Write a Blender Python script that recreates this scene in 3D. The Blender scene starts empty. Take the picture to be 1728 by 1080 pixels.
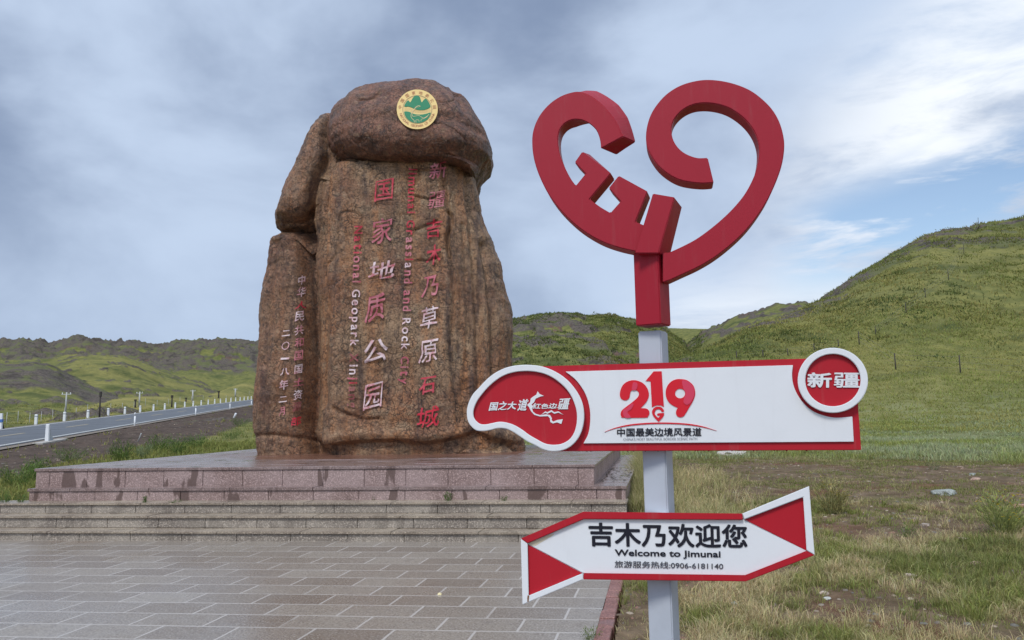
import bpy, bmesh, math, random
import numpy as np
from math import radians, tan, atan2, sin, cos, pi, sqrt
from mathutils import Vector, Matrix
from mathutils.bvhtree import BVHTree
random.seed(7)
rng = np.random.default_rng(11)
S = bpy.context.scene
COL = S.collection
# ------------------------------------------------------------------ camera
F = 1290.0; PITCH = radians(7.1); ROLL = 0.0157; E = 1.6
fw = np.array([0, cos(PITCH), sin(PITCH)]); r0 = np.array([1.0, 0, 0]); u0 = np.array([0, -sin(PITCH), cos(PITCH)])
rt = cos(ROLL) * r0 - sin(ROLL) * u0; up = sin(ROLL) * r0 + cos(ROLL) * u0
CAM = np.array([0, 0, E])
cd = bpy.data.cameras.new('camera'); co = bpy.data.objects.new('camera', cd); COL.objects.link(co)
cd.sensor_width = 36; cd.lens = F / 1728 * 36; cd.clip_start = .05; cd.clip_end = 5000
M = Matrix.Identity(4)
for i in range(3):
    M[i][0] = rt[i]; M[i][1] = up[i]; M[i][2] = -fw[i]; M[i][3] = CAM[i]
co.matrix_world = M
S.camera = co
# ------------------------------------------------------------------ light
SUN_EL, SUN_AZ = 52, 205           # compass from +Y towards +X: behind the camera, a little left
wd = bpy.data.worlds.new('World'); S.world = wd; wd.use_nodes = True
S.view_settings.view_transform = 'Standard'; S.view_settings.look = 'None'
S.view_settings.exposure = 0.2; S.view_settings.gamma = 1.0
S.view_settings.use_curve_mapping = False
sl = bpy.data.lights.new('sun', 'SUN'); sl.energy = 2.0; sl.angle = radians(14); sl.color = (1, .96, .9)
so = bpy.data.objects.new('sun', sl); COL.objects.link(so)
_a, _e = radians(SUN_AZ), radians(SUN_EL)
so.rotation_euler = Vector((sin(_a) * cos(_e), cos(_a) * cos(_e), sin(_e))).to_track_quat('Z', 'Y').to_euler()

class NT:
    """small node builder"""
    def __init__(s, tree): s.t = tree; s.n = tree.nodes; s.l = tree.links
    def put(s, sock, v):
        if v is None: return
        if isinstance(v, bpy.types.NodeSocket): s.l.new(v, sock)
        elif hasattr(v, '__len__'):
            v = tuple(v)
            sock.default_value = v + (1,) if (sock.type == 'RGBA' and len(v) == 3) else v
        else:
            sock.default_value = (v, v, v) if sock.type == 'VECTOR' else v
    def node(s, ty, ins=None, **props):
        n = s.n.new(ty)
        for k, v in props.items(): setattr(n, k, v)
        for k, v in (ins or {}).items(): s.put(n.inputs[k], v)
        return n
    def math(s, op, a, b=None, c=None, clamp=False):
        n = s.node('ShaderNodeMath', operation=op, use_clamp=clamp)
        s.put(n.inputs[0], a)
        if b is not None: s.put(n.inputs[1], b)
        if c is not None: s.put(n.inputs[2], c)
        return n.outputs[0]
    def mix(s, f, a, b, mode='MIX'):
        n = s.node('ShaderNodeMix', data_type='RGBA', blend_type=mode)
        s.put(n.inputs[0], f); s.put(n.inputs[6], a); s.put(n.inputs[7], b)
        return n.outputs[2]
    def noise(s, vec, scale, detail=4, rough=.55, dist=0):
        n = s.node('ShaderNodeTexNoise', {'Scale': scale, 'Detail': detail, 'Roughness': rough, 'Distortion': dist})
        if vec is not None: s.put(n.inputs['Vector'], vec)
        return n.outputs[0]
    def vor(s, vec, scale, feature='DISTANCE_TO_EDGE', out=0):
        n = s.node('ShaderNodeTexVoronoi', {'Scale': scale}, feature=feature)
        if vec is not None: s.put(n.inputs['Vector'], vec)
        return n.outputs[out]
    def ss(s, x, a, b):
        n = s.node('ShaderNodeMapRange', interpolation_type='SMOOTHSTEP')
        s.put(n.inputs[0], x); n.inputs[1].default_value = a; n.inputs[2].default_value = b
        if a > b:
            n.inputs[1].default_value = b; n.inputs[2].default_value = a
            n.inputs[3].default_value = 1; n.inputs[4].default_value = 0
        return n.outputs[0]
    def scale(s, vec, sc, rot=(0, 0, 0), loc=(0, 0, 0)):
        n = s.node('ShaderNodeMapping'); s.put(n.inputs[0], vec)
        n.inputs[1].default_value = loc; n.inputs[2].default_value = rot; n.inputs[3].default_value = sc
        return n.outputs[0]
    def vadd(s, a, b):
        n = s.node('ShaderNodeVectorMath', operation='ADD'); s.put(n.inputs[0], a); s.put(n.inputs[1], b); return n.outputs[0]
    def bump(s, h, strength, dist, normal=None):
        n = s.node('ShaderNodeBump', {'Height': h, 'Strength': strength, 'Distance': dist})
        if normal is not None: s.put(n.inputs['Normal'], normal)
        return n.outputs[0]

# ---- world: nishita sky seen through broken overcast
w = NT(wd.node_tree)
for n in list(w.n): w.n.remove(n)
sky = w.node('ShaderNodeTexSky', sky_type='NISHITA', sun_disc=False)
sky.sun_elevation = radians(SUN_EL); sky.sun_rotation = radians(SUN_AZ)
gen = w.node('ShaderNodeTexCoord').outputs['Generated']
sx = w.node('ShaderNodeSeparateXYZ'); w.put(sx.inputs[0], gen)
dx, dy, dz = sx.outputs
den = w.math('ADD', w.math('MAXIMUM', dz, 0.0), .22)
cv = w.node('ShaderNodeCombineXYZ'); w.put(cv.inputs[0], w.math('DIVIDE', dx, den)); w.put(cv.inputs[1], w.math('DIVIDE', dy, den))
pv = cv.outputs[0]
az = w.math('ARCTAN2', dx, dy); el = w.math('ARCSINE', dz)
ev = w.node('ShaderNodeCombineXYZ'); w.put(ev.inputs[0], az); w.put(ev.inputs[1], el)
diag = w.scale(ev.outputs[0], (2.2, 9.0, 1), rot=(0, 0, radians(-24)))
n1 = w.noise(w.scale(gen, (1.0, 1.0, 1.9), loc=(1.9, .35, .2)), 2.3, 6, .52, .25)
n2 = w.noise(w.scale(gen, (1.0, 1.0, 1.5), loc=(4.3, 2.2, .7)), 1.1, 3, .5)
n3 = w.noise(diag, 1.7, 7, .6, .3)
base = w.math('ADD', w.math('MULTIPLY', n1, .72), w.math('MULTIPLY', n2, .5))
tone = w.ss(base, .50, .76)
c = w.mix(tone, (.205, .270, .405), (.485, .585, .75))
low = w.ss(el, .42, .02)                                   # paler towards the horizon
c = w.mix(w.math('MULTIPLY', low, .42), c, (.47, .58, .75))
band = w.math('ABSOLUTE', w.math('SUBTRACT', el, w.math('MULTIPLY_ADD', az, .55, .06)))
right = w.math('MULTIPLY', w.ss(az, .24, .56), w.math('ADD', w.math('MULTIPLY', w.ss(band, .17, .02), .9), w.math('MULTIPLY', w.ss(el, .50, .10), .45)))
brt = w.math('MULTIPLY', right, w.ss(n3, .26, .58))
c = w.mix(w.math('MULTIPLY', brt, .95), c, (.86, .90, .95))
lowglow = w.math('MULTIPLY', w.math('MULTIPLY', w.ss(az, .10, .26), w.ss(el, .20, .09)), w.ss(n3, .3, .6))
c = w.mix(w.math('MULTIPLY', lowglow, .8), c, (.88, .92, .96))
# brighter cloud overhead and behind the camera, where the sun stands behind the layer
back = w.math('MULTIPLY', w.ss(dy, .25, -.6), w.ss(dz, -.1, .5))
zen = w.ss(dz, .62, 1.0)
gain = w.math('ADD', 1.0, w.math('ADD', w.math('MULTIPLY', back, 1.0), w.math('MULTIPLY', zen, .6)))
c = w.mix(1.0, c, w.node('ShaderNodeCombineColor', {0: gain, 1: gain, 2: gain}).outputs[0], 'MULTIPLY')
hole_n = w.noise(w.scale(ev.outputs[0], (1.5, 8.5, 1), rot=(0, 0, radians(-17)), loc=(.35, .1, 0)), 2.2, 6, .6, .35)
hband = w.math('ABSOLUTE', w.math('SUBTRACT', el, w.math('MULTIPLY_ADD', az, .22, .118)))
hz = w.math('MULTIPLY', w.ss(az, .30, .42), w.ss(hband, .085, .02))
hole = w.math('MULTIPLY', hz, w.ss(hole_n, .38, .52))
bg_s = w.node('ShaderNodeBackground', {'Color': sky.outputs[0], 'Strength': .13})
bg_c = w.node('ShaderNodeBackground', {'Color': c, 'Strength': 1.0})
mx = w.node('ShaderNodeMixShader', {0: w.math('MULTIPLY', hole, .95)}); w.put(mx.inputs[1], bg_c.outputs[0]); w.put(mx.inputs[2], bg_s.outputs[0])
wo = w.node('ShaderNodeOutputWorld'); w.put(wo.inputs[0], mx.outputs[0])

# ------------------------------------------------------------------ pixel helpers (measured points of the photo -> places)
def ray(px, py): return fw + (px - 864) / F * rt - (py - 540) / F * up
def onz(px, py, z):
    d = ray(px, py); return CAM + d * ((z - E) / d[2])
def ony(px, py, Y):
    d = ray(px, py); return CAM + d * (Y / d[1])
def onpl(px, py, p0, n):
    d = ray(px, py); return CAM + d * (((p0 - CAM) @ n) / (d @ n))
def az_el(px, py):
    d = ray(px, py); return atan2(d[0], d[1]), math.atan2(d[2], math.hypot(d[0], d[1]))
def sstep(x, a, b):
    t = np.clip((x - a) / (b - a), 0, 1); return t * t * (3 - 2 * t)

# ------------------------------------------------------------------ numpy noise
def _h(ix, iy, iz):
    h = (ix.astype(np.uint32) * np.uint32(374761393) + iy.astype(np.uint32) * np.uint32(668265263) + iz.astype(np.uint32) * np.uint32(2246822519))
    h = (h ^ (h >> np.uint32(13))) * np.uint32(1274126177)
    h = h ^ (h >> np.uint32(16))
    h = h * np.uint32(2654435761); h = h ^ (h >> np.uint32(15))
    return (h & np.uint32(0xffffff)).astype(np.float64) / float(0xffffff)
def vnoise(x, y, z=None):
    x = np.asarray(x, float); y = np.asarray(y, float); z = np.zeros_like(x) if z is None else np.asarray(z, float)
    fx, fy, fz = np.floor(x), np.floor(y), np.floor(z)
    ix, iy, iz = fx.astype(np.int64), fy.astype(np.int64), fz.astype(np.int64)
    def sm(t): return t * t * t * (t * (t * 6 - 15) + 10)
    u, v, t = sm(x - fx), sm(y - fy), sm(z - fz)
    def L(a, b, k): return a + (b - a) * k
    g = lambda a, b, c_: _h(ix + a, iy + b, iz + c_)
    lo = L(L(g(0, 0, 0), g(1, 0, 0), u), L(g(0, 1, 0), g(1, 1, 0), u), v)
    if not np.any(fz != z): return lo * 2 - 1
    hi = L(L(g(0, 0, 1), g(1, 0, 1), u), L(g(0, 1, 1), g(1, 1, 1), u), v)
    return L(lo, hi, t) * 2 - 1
def fbm(x, y, z=None, o=4, gain=.5, lac=2.03):
    s_, a, n = 0, 1, 0
    x = np.asarray(x, float); y = np.asarray(y, float); z = None if z is None else np.asarray(z, float)
    for i in range(o):
        s_ = s_ + a * vnoise(x + 17.3 * i, y + 9.1 * i, None if z is None else z + 5.7 * i); n += a
        x, y = x * lac, y * lac
        if z is not None: z = z * lac
        a *= gain
    return s_ / n
def ridged(x, y, z=None, o=4):
    s_, a, n = 0, 1, 0
    for i in range(o):
        s_ = s_ + a * (1 - np.abs(vnoise(x + 31 * i, y + 11 * i, None if z is None else z + 7 * i))); n += a
        x, y = x * 2.1, y * 2.1
        if z is not None: z = z * 2.1
        a *= .5
    return s_ / n

# ------------------------------------------------------------------ object helpers
def link(name, me, m=None, parent=None, smooth=False):
    o = bpy.data.objects.new(name, me); COL.objects.link(o)
    if m is not None and not len(me.materials): me.materials.append(m)
    if smooth: me.polygons.foreach_set('use_smooth', [True] * len(me.polygons))
    if parent is not None: o.parent = parent; o.matrix_parent_inverse = parent_inv(parent)
    return o
def parent_inv(p):
    m = Matrix.Identity(4); q = p; chain = []
    while q is not None: chain.append(q); q = q.parent
    for q in reversed(chain):
        loc = Matrix.Translation(q.location) @ q.rotation_euler.to_matrix().to_4x4()
        m = m @ (q.matrix_parent_inverse @ loc)
    return m.inverted()
def mesh(name, V, Fc, m=None, parent=None, smooth=False):
    me = bpy.data.meshes.new(name)
    if isinstance(V, np.ndarray) and isinstance(Fc, np.ndarray):
        nv, nf, k = len(V), len(Fc), Fc.shape[1]
        me.vertices.add(nv); me.vertices.foreach_set('co', V.astype(np.float32).ravel())
        me.loops.add(nf * k); me.loops.foreach_set('vertex_index', Fc.astype(np.int32).ravel())
        me.polygons.add(nf); me.polygons.foreach_set('loop_start', np.arange(0, nf * k, k, dtype=np.int32))
        me.update(calc_edges=True)
    else:
        me.from_pydata([tuple(map(float, v)) for v in V], [], [tuple(int(i) for i in f) for f in Fc]); me.update()
    return link(name, me, m, parent, smooth)
def bm_obj(name, bm, m, parent=None, smooth=False):
    me = bpy.data.meshes.new(name); bm.normal_update(); bm.to_mesh(me); bm.free()
    return link(name, me, m, parent, smooth)
def fattr(o, name, vals):
    a = o.data.attributes.new(name, 'FLOAT', 'POINT'); a.data.foreach_set('value', np.asarray(vals, np.float32))
def cattr(o, name, cols):
    a = o.data.color_attributes.new(name, 'FLOAT_COLOR', 'POINT')
    c4 = np.ones((len(cols), 4), np.float32); c4[:, :3] = cols; a.data.foreach_set('color', c4.ravel())
def empty(name, loc, label=None, cat=None, group=None):
    o = bpy.data.objects.new(name, None); COL.objects.link(o); o.location = tuple(map(float, loc)); o.empty_display_size = .2
    return tag(o, label, cat, group)
def tag(o, label=None, cat=None, group=None, kind=None):
    for k, v in (('label', label), ('category', cat), ('group', group), ('kind', kind)):
        if v: o[k] = v
    return o
def add_box(bm, c8):
    vs = [bm.verts.new(tuple(p)) for p in c8]
    for f in ((0, 3, 2, 1), (4, 5, 6, 7), (0, 1, 5, 4), (1, 2, 6, 5), (2, 3, 7, 6), (3, 0, 4, 7)):
        bm.faces.new([vs[i] for i in f])
def tube(bm, pts, rad, seg=8):
    pts = [Vector(tuple(p)) for p in pts]; rings = []
    for i, p in enumerate(pts):
        d = (pts[min(i + 1, len(pts) - 1)] - pts[max(i - 1, 0)]).normalized()
        a = d.orthogonal().normalized(); b = d.cross(a); R_ = rad[i] if hasattr(rad, '__len__') else rad
        rings.append([bm.verts.new(p + (a * cos(2 * pi * k / seg) + b * sin(2 * pi * k / seg)) * R_) for k in range(seg)])
    for A_, B_ in zip(rings, rings[1:]):
        for k in range(seg): bm.faces.new((A_[k], A_[(k + 1) % seg], B_[(k + 1) % seg], B_[k]))
    bm.faces.new(rings[0][::-1]); bm.faces.new(rings[-1])

# ------------------------------------------------------------------ materials
def new_mat(name):
    m = bpy.data.materials.new(name); m.use_nodes = True; t = NT(m.node_tree)
    b = t.n['Principled BSDF']; return m, t, b
def obj_co(t): return t.node('ShaderNodeTexCoord').outputs['Object']
def paint(name, col, rough=.38, dirt=.12, bumpy=.0006, spec=.28):
    m, t, b = new_mat(name); v = obj_co(t)
    n = t.noise(v, 6, 5, .6); n2_ = t.noise(t.scale(v, (30, 30, 3)), 1, 4, .6)
    c_ = t.mix(t.math('MULTIPLY', t.ss(n, .45, .8), dirt), col, [x * .62 for x in col])
    c_ = t.mix(t.math('MULTIPLY', t.ss(n2_, .55, .8), dirt * .8), c_, (.30, .28, .25))
    t.put(b.inputs['Base Color'], c_)
    t.put(b.inputs['Roughness'], t.math('ADD', rough, t.math('MULTIPLY', n, .18)))
    b.inputs['Specular IOR Level'].default_value = spec
    t.put(b.inputs['Normal'], t.bump(t.noise(v, 90, 2), .25, bumpy))
    return m
def plain(name, col, rough=.6):
    m, t, b = new_mat(name); v = obj_co(t)
    c_ = t.mix(t.math('MULTIPLY', t.noise(v, 14, 4), .5), col, [x * .7 for x in col])
    t.put(b.inputs['Base Color'], c_); b.inputs['Roughness'].default_value = rough
    return m
M_RED = paint('red_paint', (.42, .011, .022), .42, .14)
M_RED_H = paint('red_sculpture_paint', (.335, .010, .024), .40, .10)
M_WHITE = paint('white_paint', (.72, .735, .745), .4, .10)
M_POST = paint('pale_grey_paint', (.45, .485, .535), .42, .3)
M_BLACK = paint('black_vinyl', (.012, .012, .02), .5, .05)
M_GREYTXT = plain('grey_vinyl', (.22, .23, .25))
M_DGREY = plain('dark_grey_vinyl', (.06, .06, .07))
M_LOGO = paint('red_vinyl', (.62, .012, .025), .42, .05)
M_LOGO_P = paint('faded_red_vinyl', (.62, .05, .10), .5, .05)
M_RUST = plain('rust', (.20, .085, .03), .8)
M_CONC = paint('white_concrete', (.74, .75, .75), .7, .3)
M_WOOD = plain('dark_wood', (.05, .042, .035), .85)
M_STEEL = plain('pale_steel', (.42, .42, .40), .5)

# ------------------------------------------------------------------ site frame (plinth, steps, paving): s along the front, t away
A2 = np.array([1, -.118]); A2 /= np.linalg.norm(A2)
B2 = np.array([.19, 1.0]); B2 /= np.linalg.norm(B2)
BAS = np.array([A2, B2]).T; INV = np.linalg.inv(BAS)
_p = onz(300, 913, 0)[:2]; _q = onz(1057, 822.3, .61)[:2]
_st = INV @ (_q - _p); ORG = _p + A2 * _st[0]                    # s = 0: right end of steps, t = 0: foot of the first riser
def ST(P): return INV @ (np.asarray(P)[:2] - ORG)
def W(s, t, z):
    p = ORG + A2 * s + B2 * t; return (p[0], p[1], z)
def st_arr(X, Y):
    d = np.stack([X - ORG[0], Y - ORG[1]], -1) @ INV.T; return d[..., 0], d[..., 1]
def sbox(bm, s0, s1, t0, t1, z0, z1):
    add_box(bm, [W(s0, t0, z0), W(s1, t0, z0), W(s1, t1, z0), W(s0, t1, z0), W(s0, t0, z1), W(s1, t0, z1), W(s1, t1, z1), W(s0, t1, z1)])
T1, T2, T3 = 0.0, .32, .62           # risers
TS, TB = .93, 1.22                   # lower slab front, upper block front
Z1, Z2, Z3, ZS, ZP = .125, .285, .43, .61, .89
SL0 = ST(onz(15, 828.5, ZS))[0]      # left end of the lower slab
SB0 = ST(onz(76, 789.3, ZP))[0]; SB1 = ST(onz(1006, 782, ZP))[0]
TBACK = TB + 7.4

# ------------------------------------------------------------------ road line (left)
RP0 = np.array([-21.8, 36.0]); RD = np.array([-14.4, 70.0]); RD /= np.linalg.norm(RD); RN = np.array([-RD[1], RD[0]])  # RN points to the far (left) side
RZ0, RG = .83, 2.74 / 71.5
ROADW = 6.4
def road_uv(X, Y):
    dX, dY = X - RP0[0], Y - RP0[1]
    return dX * RD[0] + dY * RD[1], dX * RN[0] + dY * RN[1]
def road_z(u): return RZ0 + RG * u

# ------------------------------------------------------------------ terrain
LAY = [
 dict(k='R1', rr=[(1100, 66), (1300, 92), (1420, 118), (1728, 150), (2200, 170)], rb=40, pw=1.25,
      pts=[(1060, 700), (1100, 632), (1155, 603), (1218, 578), (1261, 557), (1312, 540), (1345, 527), (1370, 512), (1391, 502), (1419, 487), (1444, 466), (1472, 448), (1507, 427), (1542, 409), (1567, 396), (1598, 391), (1641, 386), (1665, 377), (1728, 368), (1850, 360), (2200, 380)]),
 dict(k='R2', rr=[(0, 215)], rb=110, pw=1.1,
      pts=[(1060, 720), (1110, 640), (1140, 600), (1165, 580), (1180, 567), (1197, 554), (1218, 548), (1240, 534), (1271, 529), (1296, 520), (1317, 515), (1349, 512), (1420, 515), (1600, 560), (1800, 640)]),
 dict(k='R3', rr=[(0, 360)], rb=230, pw=1.0, pts=[(900, 700), (1000, 600), (1060, 562), (1100, 555), (1127, 554), (1200, 555), (1300, 570), (1500, 650), (1700, 700)]),
 dict(k='M', rr=[(0, 175)], rb=75, pw=1.0,
      pts=[(560, 720), (650, 640), (740, 580), (800, 556), (862, 541), (871, 539), (898, 533), (913, 530), (930, 528.6), (957, 529), (974, 530.5), (984, 533), (1012, 533), (1033, 535), (1056, 538), (1071, 541), (1100, 549), (1127, 557), (1135, 563), (1154, 575), (1175, 615), (1200, 720)]),
 dict(k='L1', rr=[(0, 430)], rb=270, pw=.9,
      pts=[(-500, 600), (-200, 590), (0, 581.5), (15, 578.5), (32.6, 575.5), (65, 578.5), (86, 584.4), (101, 580), (118.5, 572.6), (148, 573), (154, 577), (178, 580), (195.5, 584.4), (204, 581), (234, 581.5), (258, 586), (275.5, 584.4), (296, 581.5), (335, 577.6), (352.5, 578.5), (370, 576), (406, 577), (444, 580), (520, 590), (620, 620), (720, 690)]),
 dict(k='L2', rr=[(0, 285)], rb=165, pw=1.25,
      pts=[(-200, 640), (0, 611), (71, 607), (101, 602), (133, 598), (170, 599), (207, 601), (231, 609), (267, 624), (302, 637), (349, 652), (380, 668), (450, 700)]),
 dict(k='L5', rr=[(0, 240)], rb=130, pw=1.2, pts=[(300, 720), (350, 668), (385, 656), (410, 645), (444, 631), (480, 615), (560, 600), (660, 610), (780, 700)]),
 dict(k='L3', rr=[(0, 185)], rb=95, pw=1.15,
      pts=[(-500, 560), (-200, 590), (0, 612), (18, 611), (59, 610), (80, 612.6), (98, 620), (118.5, 635), (148, 652), (178, 664), (195, 672), (240, 700)]),
 dict(k='L4', rr=[(0, 150)], rb=62, pw=1.1,
      pts=[(-300, 700), (60, 698), (118, 688), (148, 681), (190, 673), (237, 670), (296, 669), (340, 667), (385, 660), (444, 650), (560, 660), (700, 700)]),
]
for L in LAY:
    ae = np.array([az_el(*p) for p in L['pts']]); L['az'], L['el'] = ae[:, 0], ae[:, 1]
    L['raz'] = np.array([az_el(p[0], 600)[0] for p in L['rr']]); L['rrv'] = np.array([p[1] for p in L['rr']], float)
def base_h(X, Y):
    r = np.hypot(X, Y); a = np.arctan2(X, Y)
    zr_ = np.interp(r, [0, 5, 9, 14, 22, 32, 45, 60, 90, 400], [0.0, .0, .08, .22, .30, .45, 1.0, 2.0, 3.0, 4.0])
    Yp_ = np.maximum(Y, 0)
    zl_ = .40 + .0175 * np.maximum(0, Yp_ - 18)
    u, v = road_uv(X, Y); rz = road_z(np.clip(u, -60, 260))
    nearw = sstep(-v, 7.8, .9)                         # embankment
    zl_ = zl_ + (rz - .10 - zl_) * np.where(v > -.9, 1, nearw)
    far = sstep(v, ROADW + 1.0, ROADW + 6)
    zl_ = zl_ - far * .5
    wl = sstep(a, radians(-3), radians(-13)) * (r > 3)
    wl = np.where(np.abs(a) > radians(100), 0, wl)
    return zr_ * (1 - wl) + zl_ * wl, wl, v
def terrain(X, Y, detail=True):
    X = np.asarray(X, float); Y = np.asarray(Y, float)
    r = np.hypot(X, Y); a = np.arctan2(X, Y)
    zb, wl, v = base_h(X, Y)
    z = zb.copy(); who = np.full(X.shape, -1); tt = np.zeros(X.shape)
    gul = fbm(X / 26, Y / 26, o=3); tus = fbm(X / 2.2, Y / 2.2, o=3) if detail else 0 * X
    rockn = ridged(X / 9, Y / 9, o=4) if detail else 0 * X
    blk = fbm(X / 5, Y / 5, o=4, gain=.6) if detail else 0 * X
    rock = np.zeros(X.shape)
    front = np.abs(a) < radians(75)
    for i, L in enumerate(LAY):
        e = np.interp(a, L['az'], L['el']); rr = np.interp(a, L['raz'], L['rrv']); rb = L['rb']
        Zr = E + np.tan(e) * rr
        t = np.clip((r - rb) / (rr - rb), 0, 1)
        P = np.sin(pi / 2 * t) ** L['pw']
        eb = np.arctan2(zb - E, np.maximum(r, 1)); zz = np.where(t > 0, E + np.tan(eb + (e - eb) * P) * r, zb); zz = np.minimum(zz, np.maximum(zb, Zr))
        bk = np.maximum(0, r - rr)
        zz = np.where(r > rr, Zr - bk * .10 - (bk / (rr * .35)) ** 2 * np.abs(Zr) * .5, zz)
        env = np.sin(pi * np.clip(t, 0, 1)) ** .7 * (t < 1)
        zz = zz + gul * env * (1 - .6 * t) * rr * .012
        k = L['k']
        if k in ('L1',): rk = np.clip(sstep(rockn + .26 * t, .56, .74), 0, 1) * sstep(t, .15, .6)
        elif k == 'L3': rk = np.maximum(sstep(rockn + .12 * gul, .62, .78) * .75, .8 * sstep(fbm(X / 40 + 3, Y / 40, o=4) + .3 * sstep(a, radians(-31), radians(-27)) - .1, .08, .4))
        elif k == 'M': rk = sstep(rockn + .22 * blk, .70, .82)
        elif k == 'R2': rk = sstep(rockn + .1 * blk, .62, .76) * sstep(t, .35, .75)
        elif k == 'R1': rk = sstep(rockn + .20 * blk, .67, .77) * sstep(t, .58, .85)
        elif k == 'L2': rk = sstep(rockn, .76, .86) * .6
        else: rk = 0 * t
        zz = zz + rk * (np.abs(blk) * 2.2 + .3) * rr / 190 * (.35 + .65 * (t < 1)) * {'R1': .55, 'L1': .75, 'L3': .6}.get(k, .8)
        if k in ('L1', 'L2', 'L3', 'L4', 'L5'): zz = zb + (zz - zb) * sstep(v, ROADW + 1.5, ROADW + 14)
        up_ = (zz > z) & (t > 0) & front
        z = np.where(up_, zz, z); who = np.where(up_, i, who); tt = np.where(up_, t, tt); rock = np.where(up_, rk, rock)
    z = z + tus * sstep(r, 35, 90) * .30 + (fbm(X / 1.1, Y / 1.1, o=3) * .045 * sstep(r, 3, 9) if detail else 0) * (1 - sstep(r, 60, 120))
    # shaped ground: road bed, paving, steps, plinth
    u, v = road_uv(X, Y)
    onr = sstep(v, -1.4, -.7) * sstep(v, ROADW + 1.6, ROADW + .8) * (Y > 0) * (u > -60) * (u < 260)
    z = z * (1 - onr) + (road_z(u) - .07) * onr
    s, t_ = st_arr(X, Y)
    pav = (s < .10) & (t_ < TS + .1)
    z = np.where(pav, -.30, z)
    pl = (s > SL0) & (s < 0.02) & (t_ > TS) & (t_ < TBACK + .2)
    z = np.where(pl, np.minimum(z, .2), z)
    return z, who, tt, rock, wl, v
def hz(X, Y): return float(terrain(np.array([float(X)]), np.array([float(Y)]))[0][0])
def hit(px, py, r_min=2.5, r_max=500):
    d = ray(px, py); d = d / np.hypot(d[0], d[1])
    rs = np.exp(np.linspace(np.log(r_min), np.log(r_max), 2500))
    P = CAM + rs[:, None] * d
    z = terrain(P[:, 0], P[:, 1])[0]
    b = np.nonzero(P[:, 2] <= z)[0]
    i = b[0] if len(b) else len(rs) - 1
    return np.array([P[i, 0], P[i, 1], z[i]])

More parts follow.
